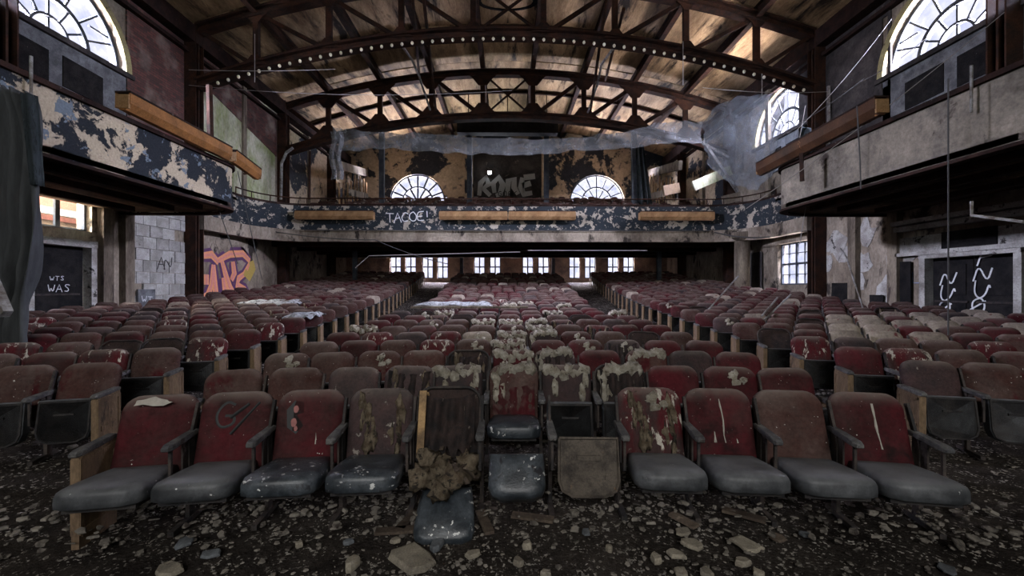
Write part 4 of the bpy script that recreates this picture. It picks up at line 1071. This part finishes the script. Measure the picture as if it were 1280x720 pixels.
for s_, nm, k0 in ((-1, 'left', 2), (1, 'right', 1)):
    for k in range(k0, 39):
        r = R0+WALK+PITCH*k-.25; j = 0; row = []
        # aisle edge
        zc = WALK+PITCH*k
        for it in range(3):
            xin = 4.10+.045*max(0, zc-4)+.035*max(0, zc-14); zc = -R0+sqrt(r*r-xin*xin)
        if zc > 30.2: continue
        phi = math.asin(xin/r)+SP/2/r
        while True:
            x, y = r*sin(phi), -R0+r*cos(phi)
            if x > 10.95: break
            row.append(dict(block=nm, row=k-k0, seat=j, x=s_*x, y=y, phi=s_*phi, aisle=j == 0)); phi += SP/r; j += 1
        specs += row
specs = [s for s in specs if vis(s['x'], s['y']) and s['y'] < 30.3]
for s in specs:
    s['d'] = hypot(s['x']-CX, s['y']); a = rnd.random(); s['up'] = True; s['st'] = None; s['rag'] = None
    s['back'] = 'maroon' if a < .45 else ('brown' if a < .84 else ('splat' if a < .93 else 'black'))
    s['splatter'] = False
    k, j = s['row'], s['seat']
    if s['block'] == 'right' and abs(s['x']) > 5.2 and 6.0 < s['y'] < 9.8 and rnd.random() < .45: s['back'] = 'pale'
    if s['block'] == 'left' and s['back'] == 'maroon' and rnd.random() < .35: s['back'] = 'brown'
    if s['block'] == 'centre' and 2 <= k < 12 and rnd.random() < .10: s['st'] = rnd.choice(('st_top', 'st_patch', 'st_top2'))
    s['tilt'] = rnd.gauss(0, .035) if k else rnd.gauss(0, .01)
    s['lean'] = rnd.gauss(0, .02) if k else 0
    if k > 1 and rnd.random() < .06: s['back'] = rnd.choice(('gutted', 'black'))
    if k > 1 and s['block'] == 'centre' and abs(s['x']) < 1.7 and k < 9 and rnd.random() < .25: s['st'] = rnd.choice(('st_top', 'st_side', 'st_patch')); s['rag'] = rnd.choice((None, 'rag_dark', 'rag_red'))
    if k > 1 and s['st'] is None and rnd.random() < .05: s['st'] = rnd.choice(('st_patch', 'st_side'))
    s['jr'] = rnd.gauss(0, .012)
def at(k, j, **kw):
    for s in specs:
        if s['block'] == 'centre' and s['row'] == k and s['seat'] == j-1: s.update(kw)
for j in range(1, 12): at(0, j, up=False, st=None, back='maroon')
LB = {}
at(0, 1, label='leftmost front-row seat, maroon back with a pale rip along its top', st='rip')
at(0, 2, label='second front-row seat from left, black scrawl sprayed on its maroon back', st='scrawl')
at(0, 3, label='third front-row seat from left, dark smudge and white streak on back', st='smudge', cush='seat_down_blue')
at(0, 4, label='fourth front-row seat from left, back ripped open with brown stuffing strands', back='black', st='st_side', cush='seat_down_blue')
at(0, 5, label='fifth front-row seat, back gutted, cushion collapsed into a lump of stuffing', back='gutted', cush='lump', rag='rag_dark', splints=True)
at(0, 6, label='middle front-row seat without a back, only a blue-black cushion left', back=None, cush='seat_mid')
at(0, 7, label='backless front-row seat showing its bare folded-up metal pan', back=None, cush='pan_only')
at(0, 8, label='fourth front-row seat from right, back thickly streaked with white droppings', back='splat', st='st_side2')
at(0, 9, label='third front-row seat from right, maroon back with pale streaks', back='maroon', streak=2)
at(0, 10, label='second front-row seat from right, plain dusty brownish-maroon back', back='brown')
at(0, 11, label='rightmost front-row seat, reddish back with one pale vertical tear', back='maroon', streak=1)
at(1, 3, back='black'); at(1, 4, back='black', st='st_side', rag='rag_dark'); at(1, 5, back='black', st='st_top', rag='rag_red'); at(1, 6, back='brown', st='st_top2', rag='rag_red', up=False, cush='seat_down_blue')
at(1, 7, back='black', st='st_top'); at(1, 8, back='gutted', st='st_top2', rag='rag_dark'); at(1, 9, back='maroon', st=None); at(1, 10, back='maroon', st='st_patch'); at(1, 11, back='maroon', st=None)
at(1, 1, back='brown', st=None); at(1, 2, back='brown', st=None)
at(2, 3, back='brown', st='st_patch'); at(2, 5, back='gutted', st='st_side', rag='rag_dark'); at(2, 6, back='maroon', st='st_top'); at(2, 7, back='black', st='st_top2', rag='rag_dark'); at(2, 9, back='brown', st='st_top2'); at(2, 8, back='maroon', st=None)
at(3, 5, st='st_patch', back='brown'); at(4, 5, st='st_patch', back='pale'); at(4, 6, st='st_top', back='brown'); at(4, 7, st='st_top2', back='black'); at(5, 7, st='st_top', back='splat'); at(5, 6, st='st_patch'); at(6, 7, st='st_top2', back='black'); at(6, 6, st='st_top')
at(7, 6, letter='D', back='brown', st=None)
specs.sort(key=lambda s: s['d'])

def streaks(n, seed):
    rn = random.Random(seed); m = MB()
    for k in range(n):
        x = rn.uniform(-.12, .12); y = .47; pts = []
        for q in range(7): pts.append((x, y, .058-.02*abs(x)*4)); x += rn.uniform(-.006, .008); y -= .055
        m.tube(pts, [.002+.005*rn.random() for _ in pts], 5, M=MBACK)
    return m
def flake_mesh(seed):
    rn = random.Random(seed); q = 13
    poly = [(-.02+.15*rn.uniform(.6, 1.1)*cos(2*pi*i/q), .505+.04*rn.uniform(.3, 1.1)*sin(2*pi*i/q)) for i in range(q)]
    return MB().plate(poly, [], .012, MBACK @ Matrix.Translation((0, -.005, .040)) @ Matrix.Rotation(.12, 4, 'X'))
def make_chair(s):
    zf = floor_z(s['x'], s['y'])
    lab = s.get('label')
    if not lab:
        extra = {'st_top': 'torn ', 'st_top2': 'torn ', 'st_side': 'torn ', 'st_patch': 'holed '}.get(s['st'], '')
        look = extra+LOOK[s['back']]
        if s['block'] == 'centre': lab = '%s seat, centre block, %s row from stage, %s from its left end' % (look, ORD[s['row']], ORD[s['seat']])
        else: lab = '%s seat, %s side block, %s row from stage, %s from the aisle' % (look, s['block'], ORD[s['row']], ORD[s['seat']])
        if s.get('letter'): lab = 'brown seat with a white letter D on its back, middle of centre block'
    t = thing('theatre_seat', lab, 'seat', (s['x'], s['y'], zf), -s['phi']+s['jr'], GROUP)
    P = lambda nm, me: link(nm, me, t)
    if s['back']:
        b_ = P('backrest', ME[s['back']]); b_.rotation_euler = (s['tilt'], s['lean'], 0)
        if s.get('streak'): streaks(s['streak']*2, s['seat']).build('pale_streak', 'paper', parent=b_)
        if s['st'] == 'rip': o = flake_mesh(4).build('ripped_lining', 'paper', parent=b_); o['label'] = 'pale ripped lining'
        if s['st'] == 'scrawl':
            g = MB(); stroke_letters(g, 'G', MBACK @ Matrix.Translation((-.14, .28, .058)), .2, (.2, 0), .011, 5)
            g.tube([(-.02, .36, .066), (.1, .46, .06)], .012, 5, M=MBACK); g.tube([(.0, .24, .07), (.17, .47, .05)], .010, 5, M=MBACK)
            g.build('graffiti', 'paint_black', parent=b_)
        if s['st'] == 'smudge':
            g = MB(); g.plate([(-.17, .40), (-.12, .47), (-.05, .46), (-.04, .38), (-.09, .36), (-.03, .28), (-.08, .22), (-.15, .27)], [], .006, MBACK @ Matrix.Translation((0, 0, .052))); g.build('graffiti', 'paint_black', parent=b_)
            for cx_, cy_, r_ in ((-.10, .405, .026), (-.105, .305, .03), (-.085, .26, .018)):
                MB().plate([(cx_+r_*(.8+.15*sin(5*q))*cos(2*pi*q/11), cy_+r_*1.1*sin(2*pi*q/11)) for q in range(11)], [], .004, MBACK @ Matrix.Translation((0, 0, .056))).build('graffiti_highlight', 'paint_pink', parent=b_)
            streaks(1, 6).build('pale_streak', 'paper', parent=b_)
        if s['st'] in ME: link('stuffing', ME[s['st']], b_)['kind'] = 'stuff'
        if s['st'] == 'st_side2': link('stuffing', ME['st_side'], b_)['kind'] = 'stuff'; link('stuffing', ME['st_patch'], b_)['kind'] = 'stuff'
        if s['rag']: link('torn_cover', ME[s['rag']], b_)
        if s.get('splints'): link('wooden_slat', ME['splints'], b_)
        if s.get('letter'):
            g = MB(); stroke_letters(g, 'D', MBACK @ Matrix.Translation((-.1, .2, .066)), .24, (.2, 0), .010, 5); g.build('graffiti', 'paint_white', parent=b_)
    kind = s.get('cush')
    if kind == 'lump': 
        m = MB(); rn = random.Random(2)
        for q in range(9): m.blob((rn.uniform(-.17, .17), rn.uniform(-.42, -.02), .36+rn.uniform(-.05, .08)), (.09, .09, .08), q, 10, 7, .6, 3)
        m.build('stuffing', 'stuffing_brown', parent=t, smooth=True)['kind'] = 'stuff'
        m = MB(); m.pillow(SEATO, [(.8, -.06), (.93, -.03), (.95, .03), (.8, .06)], Matrix.Translation((.02, -.10, .22)) @ Matrix.Rotation(radians(38), 4, 'X') @ Matrix.Diagonal((.9, .8, 1, 1))); m.build('seat_cushion', 'vinyl_blue', parent=t, smooth=True)
        rn = random.Random(6)
        for q in range(7):
            a_ = Vector((rn.uniform(-.2, .25), rn.uniform(-.45, 0), .30+rn.random()*.2)); MB().bar(a_, a_+Vector((rn.uniform(-.15, .15), rn.uniform(-.15, .15), rn.uniform(-.22, .1))), .03, .01).build('splint', 'old_plank', parent=t)
    elif kind == 'seat_mid':
        m = MB().pillow(PANU, [(.9, -.08), (1, -.06), (1, .04), (.9, .07), (.5, .08)], Matrix.Translation((0, -.14, .47)) @ Matrix.Rotation(radians(48), 4, 'X') @ Matrix.Diagonal((.92, .75, 1, 1))); m.build('seat_cushion', 'vinyl_blue', parent=t, smooth=True)
    elif kind == 'pan_only': P('seat_pan', ME['pan_only'])
    elif kind: P('seat_cushion', ME[kind])
    else: P('seat_cushion', ME['seat_up'] if s['up'] else ME['seat_down'])
    sides = [-1] + ([1] if (s.get('last') or (s['block'] == 'right' and False)) else [])
    if s['block'] == 'left': sides = [1] if s.get('aisle') else []; sides = [1]      # shared frame on the aisle side
    if s['block'] == 'right': sides = [-1]
    for q in sides:
        ais = s.get('aisle') or (s['block'] == 'centre' and s['row'] == 0 and q > 0 and False) or (s['block'] == 'centre' and ((q < 0 and s.get('first')) or (q > 0 and s.get('last') and s['row'])))
        for nm in (('armrest', 'end_panel') if ais else ('armrest', 'side_frame')):
            o = P(nm, ME[nm]); o.location = (q*SP/2, 0, 0)
    return t
NEAR = specs[:300]; FAR = specs[300:]
for s in NEAR:
    if s['block'] == 'centre' and s['row'] == 0: s['jr'] = s['jr']*.7
    make_chair(s)
m = MB()
MSETS = ['fabric_maroon', 'fabric_brown', 'fabric_pale', 'fabric_black', 'seat_pan', 'arm_wood', 'end_wood', 'vinyl']
for s in FAR:
    M_ = Matrix.Translation((s['x'], s['y'], floor_z(s['x'], s['y']))) @ Matrix.Rotation(-s['phi']+s['jr'], 4, 'Z')
    m.cur = {'maroon': 0, 'brown': 1, 'pale': 2, 'black': 3, 'splat': 2}[s['back'] if s['back'] in ('maroon', 'brown', 'pale', 'black', 'splat') else 'brown']
    if m.cur == 0 and rnd.random() < .35: m.cur = 1
    m.pillow(outline_back(n=2), [(.96, -.03), (1, .0), (.94, .03), (.6, .045)], M_ @ Matrix.Rotation(s['tilt'], 4, 'X') @ Matrix.Rotation(s['lean'], 4, 'Y') @ MBACK)
    m.cur = 4; m.box((0, -.13, .38), (.43, .09, .42), M_)
    m.cur = 7; m.box((0, -.10, .60), (.43, .12, .02), M_)
    q = 1 if s['block'] == 'left' else -1
    m.cur = 6 if s.get('aisle') or s.get('first') else 4
    m.box((q*SP/2, -.03, .31), (.04, .30 if m.cur == 6 else .12, .62), M_)
    m.cur = 5; m.box((q*SP/2, -.05, .635), (.055, .34, .035), M_)
    if s.get('last'): m.cur = 6; m.box((SP/2, -.03, .31), (.04, .3, .62), M_)
tag(m.build('distant_seats', *MSETS), 'remaining far rows of maroon and dusty seats under the balcony', 'seats', kind='stuff')

# ------------------------------------------------------------------ FLOOR DEBRIS
rnd = random.Random(99)
m = MB()
for k in range(15000):
    d = 1.3+rnd.random()**1.6*9; a = rnd.uniform(-1.05, 1.05); x = CX+d*math.tan(a)*.9; y = d
    if abs(x) > 8: continue
    size = rnd.choice((.007, .009, .012, .012, .015, .02, .03, .045))*rnd.uniform(.7, 1.3)
    if y > 4.5: size *= 2
    m.rock((x, y, floor_z(x, y)-.004), size, k, rnd.uniform(.1, .35), rnd.uniform(0, 6), rnd.uniform(-.3, .3), 5)
tag(m.build('floor_rubble', 'chip'), 'fine plaster crumbs and chips strewn over the floor', 'rubble', kind='stuff')
def fp(x, y):
    Y = (CZ-.02)*FPX/(y-360); return px(x, y, Y)
CH = [(515, 697, .40, .10, 'plaster_chunk', 'largest pale plaster slab on the floor, below the collapsed seat'),
      (216, 706, .22, .16, 'plaster_chunk', 'flat tan plaster piece on the floor in front of the leftmost seats'),
      (441, 704, .15, .5, 'plaster_chunk', 'lumpy pale plaster lump left of the largest slab'),
      (592, 690, .13, .25, 'plaster_chunk', 'small pale slab fragment right of the largest slab'),
      (548, 679, .16, .3, 'shard_blue', 'grey block behind the largest plaster slab'),
      (495, 672, .10, .3, 'plaster_chunk', 'small cream chip behind the largest slab on its left'),
      (437, 673, .10, .3, 'shard_blue', 'small grey chip in front of the fourth seat'),
      (376, 677, .07, .6, 'plaster_chunk', 'tiny bright lump in front of the third seat'),
      (268, 686, .16, .15, 'shard_blue', 'thin grey flake in front of the second seat'),
      (236, 672, .18, .15, 'shard_blue', 'long grey splinter below the leftmost seat'),
      (660, 681, .10, .5, 'plaster_chunk', 'white round lump in front of the middle seat'),
      (648, 701, .11, .4, 'plaster_chunk', 'white chunk nearest the camera in front of the middle seat'),
      (683, 717, .09, .5, 'plaster_chunk', 'cream chip at the bottom edge near the middle'),
      (732, 663, .12, .15, 'shard_blue', 'blue-grey slate shard in front of the bare metal pan'),
      (762, 686, .07, .7, 'plaster_chunk', 'small white pebble in front of the bare metal pan'),
      (820, 698, .12, .4, 'plaster_chunk', 'angular cream fragment in front of the splattered seat'),
      (846, 692, .16, .2, 'plaster_chunk', 'flat ochre fragment in front of the splattered seat'),
      (868, 680, .20, .15, 'plaster_chunk', 'wide ochre plaster sheet piece below the third seat from right'),
      (852, 714, .14, .2, 'plaster_chunk', 'pointed ochre chunk at the bottom edge right of middle'),
      (884, 716, .13, .25, 'plaster_chunk', 'second pointed ochre chunk at the bottom edge, by the wide sheet'),
      (930, 704, .14, .3, 'plaster_chunk', 'pale chunk in front of the second seat from right'),
      (950, 716, .10, .3, 'plaster_chunk', 'little flake at the bottom edge before the second seat from right'),
      (936, 681, .26, .12, 'plaster_chunk', 'broad flat ochre plate of plaster beneath the second seat from right'),
      (856, 663, .18, .12, 'plaster_chunk', 'tilted triangular plate leaning below the third seat from right'),
      (975, 672, .16, .14, 'old_plank', 'dark flake beneath the rightmost seats'),
      (1190, 712, .18, .1, 'shard_blue', 'grey slab at the bottom right edge of the floor'),
      (1010, 668, .12, .2, 'shard_blue', 'small grey flake below the rightmost seat')]
for k, (x, y, sz, fl_, mt, lab) in enumerate(CH):
    p = fp(x, y)
    o = MB().rock((0, 0, 0), sz*(1 if k == 0 else .85), 300+k, fl_, rnd.uniform(0, 6), 0).build('plaster_chunk' if mt != 'shard_blue' else 'grey_shard', mt)
    o.location = (p.x, p.y, floor_z(p.x, p.y)-.004); o.rotation_euler = (rnd.uniform(-.1, .1), rnd.uniform(-.1, .1), 0)
    tag(o, lab, 'rubble', 'plaster pieces on the floor in front of the seats')
BD = [(470, 665, 560, 660, 'dark flat board lying in front of the collapsed seat'), (640, 645, 692, 652, 'short grey batten in front of the middle seat'),
      (600, 640, 612, 668, 'thin dark lath beside the middle seat'), (840, 645, 872, 662, 'splintered lath below the third seat from right'),
      (520, 640, 500, 662, 'narrow dark lath beside the collapsed cushion'), (905, 640, 960, 655, 'dark lath under the second seat from right')]
for x0, y0, x1, y1, lab in BD:
    a, b_ = fp(x0, y0), fp(x1, y1); a.z = b_.z = .03
    tag(MB().bar(a, b_, .07, .02).build('broken_lath', 'old_plank'), lab, 'plank', 'broken laths on the floor')
# heaps under and between the front seats
m = MB()
for k in range(900):
    phi = rnd.uniform(-.27, .27); r = R0+WALK+rnd.uniform(-.35, .4); x, y = r*sin(phi), -R0+r*cos(phi)
    m.rock((x, y, floor_z(x, y)+rnd.random()**2*.16), rnd.uniform(.02, .09), k, rnd.uniform(.1, .3), rnd.uniform(0, 6), rnd.uniform(-.6, .6), 5)
tag(m.build('seat_rubble', 'chip'), 'dark debris heaped beneath the front row of seats', 'rubble', kind='stuff')

# ------------------------------------------------------------------ CABLES, PIPES, RODS
def cable(pts, r, mat, label, cat='cable', name='hanging_cable', n=5):
    tag(MB().tube(pts, r, n).build(name, mat), label, cat)
def sagged(a, b_, s_, n=14):
    a, b_ = Vector(a), Vector(b_); return [a.lerp(b_, k/n)-Vector((0, 0, s_*4*(k/n)*(1-k/n))) for k in range(n+1)]
cable(sagged(px(240, 90, 15.2), px(420, 88, 15.2), .05), .012, 'pale_cable', 'thin taut wire at the left end of the bulb truss')
cable(sagged(px(240, 109, 15.4), px(640, 113, 15.4), .25), .008, 'pale_cable', 'long thin wire crossing below the left half of the bulb truss')
cable(sagged(px(1040, 112, 15.3), px(880, 108, 15.3), .1), .012, 'pale_cable', 'thin taut wire at the right end of the bulb truss')
R_ = [((1000, 160), (1120, 20), 12, 'pale cable rising from the right box balcony to the nearest arched window'), ((960, 175), (1085, 95), 12.5, 'slack cable crossing the second arched window on the right'),
      ((935, 260), (1265, 10), 9.5, 'long thin cable running up the right box balcony to the corner'), ((1080, 100), (1180, 30), 12.2, 'dark cable over the nearest right arched window'),
      ((985, 255), (1010, 130), 12.4, 'thin cable dropping from the net bundle')]
for i, (a, b_, Y, lab) in enumerate(R_):
    cable(sagged(px(a[0], a[1], Y), px(b_[0], b_[1], Y-.6), .12), .009, ('pale_cable', 'cable')[i % 2], lab)
cable(sagged(px(1193, 95, 7.0), px(1193, 420, 7.0), 0), .012, 'cable', 'vertical dark cable hanging from the right box balcony past the doors')
cable([px(1076, 130, 7.5), px(1080, 200, 7.5), px(1081, 235, 7.5)], .012, 'cable', 'short dark cable end hanging across the right box fascia')
cable([px(274, 200, 12), px(276, 260, 12.2), px(300, 330, 12.4)], .012, 'cable', 'dark cable hanging from the left box balcony end')
cable([px(300, 215, 13), px(310, 262, 13), px(330, 350, 13.2)], .010, 'cable', 'second dark cable hanging right of the left box balcony end')
cable([px(1022, 215, 12), px(1010, 262, 12), px(1003, 305, 12.2)], .012, 'pale_cable', 'slanting pale cable dropping from the right box balcony end')
cable(sagged(px(345, 290, 19.5), px(470, 300, 19.5), .1)+sagged(px(470, 300, 19.5), px(560, 330, 19.0), .1), .02, 'cable', 'dark cable drooping along the rear balcony underside at left')
cable(sagged(px(895, 290, 19.5), px(965, 296, 17.5), .1), .03, 'cable', 'dark knotted cable drooping at the right end of the rear balcony underside')
# pale bent pipes hanging between the trusses
for a, lab in (([(503, 58), (515, 75), (524, 95), (538, 138)], 'bent pale pipe hanging from the left middle of the bulb truss'),
               ([(768, 58), (752, 80), (747, 105), (735, 140)], 'bent pale pipe hanging from the right middle of the bulb truss')):
    cable([px(x, y, 15.9+i*1.9) for i, (x, y) in enumerate(a)], .05, 'pipe', lab, 'pipe', 'bent_pipe', 7)
for x0, y0, x1, y1, lab in ((516, 0, 524, 92, 'dark strut left of the centre between the trusses'), (530, 0, 545, 138, 'second dark strut left of the centre between the trusses'),
                            (758, 0, 738, 140, 'dark strut right of the centre between the trusses'), (780, 10, 757, 100, 'second dark strut right of the centre between the trusses')):
    cable([px(x0, y0, 14.6), px(x1, y1, 21.8)], .06, 'steel', lab, 'strut', 'roof_strut', 6)
for a, y0, y1, lab in ((321, 45, 105, 'thin drop rod near the left end of the bulb truss'), (855, 50, 105, 'thin drop rod from the right part of the bulb truss'), (955, 90, 120, 'thin drop rod near the right end of the bulb truss'),
                       (1040, 105, 178, 'pale vertical pipe at the right end of the bulb truss')):
    cable([px(a, y0, 15.3), px(a, y1, 15.3)], .014 if a < 1000 else .06, 'pale_cable' if a < 1000 else 'pipe', lab, 'rod', 'drop_rod')
# truss-end post over left balcony and pale pipe on the third column
cable([px(265, 110, 14.0), px(267, 190, 13.5)], .10, 'steel', 'dark vertical post standing over the left box balcony trough', 'post', 'upright_post', 6)
cable([px(353, 250, 21), px(354, 205, 21), px(360, 192, 21), px(368, 186, 21)], .07, 'pipe', 'pale vertical pipe beside the third column on the left', 'pipe', 'standpipe', 8)
cable([px(388, 250, 20.6), px(389, 190, 20.6)], .05, 'steel', 'thin lattice mast on the left of the rear balcony', 'post', 'mast', 4)
cable([px(1005, 190, 10.5), px(1006, 225, 10.5)], .06, 'steel', 'short dark strap hanging off the right box balcony trough', 'strap', 'hanging_strap', 4)
# leaning rods and conduit low right, and handrails
cable([px(1055, 310, 12.0), px(1062, 320, 11.8), px(1085, 390, 10.8)], .022, 'pipe', 'bent thin pipe leaning on the right lower wall', 'pipe', 'leaning_pipe')
cable([px(1223, 250, 6.2), px(1223, 268, 6.2), px(1290, 276, 5.6)], .022, 'pipe', 'pale conduit elbow under the lower right box balcony', 'pipe', 'conduit')
cable([px(880, 395, 11), px(925, 345, 11.5)], .02, 'pipe', 'thin pale stick poking up from right block seats', 'stick', 'stick')
cable([px(955, 395, 9.6), px(975, 372, 9.8)], .02, 'pipe', 'short pale stick poking up near the low right window', 'stick', 'stick')
cable([px(958, 400, 9.6), px(992, 368, 9.8)], .02, 'pipe', 'longer pale stick beside the short one near the low right window', 'stick', 'stick')
cable([px(660, 313, 19), px(810, 313, 19)], .02, 'pale_cable', 'thin pale horizontal rail before the rear windows at right', 'rail', 'rail')
cable([px(445, 335, 19), px(462, 320, 19), px(650, 315, 19)], .02, 'pale_cable', 'thin pale bent rail before the rear windows at left', 'rail', 'rail')
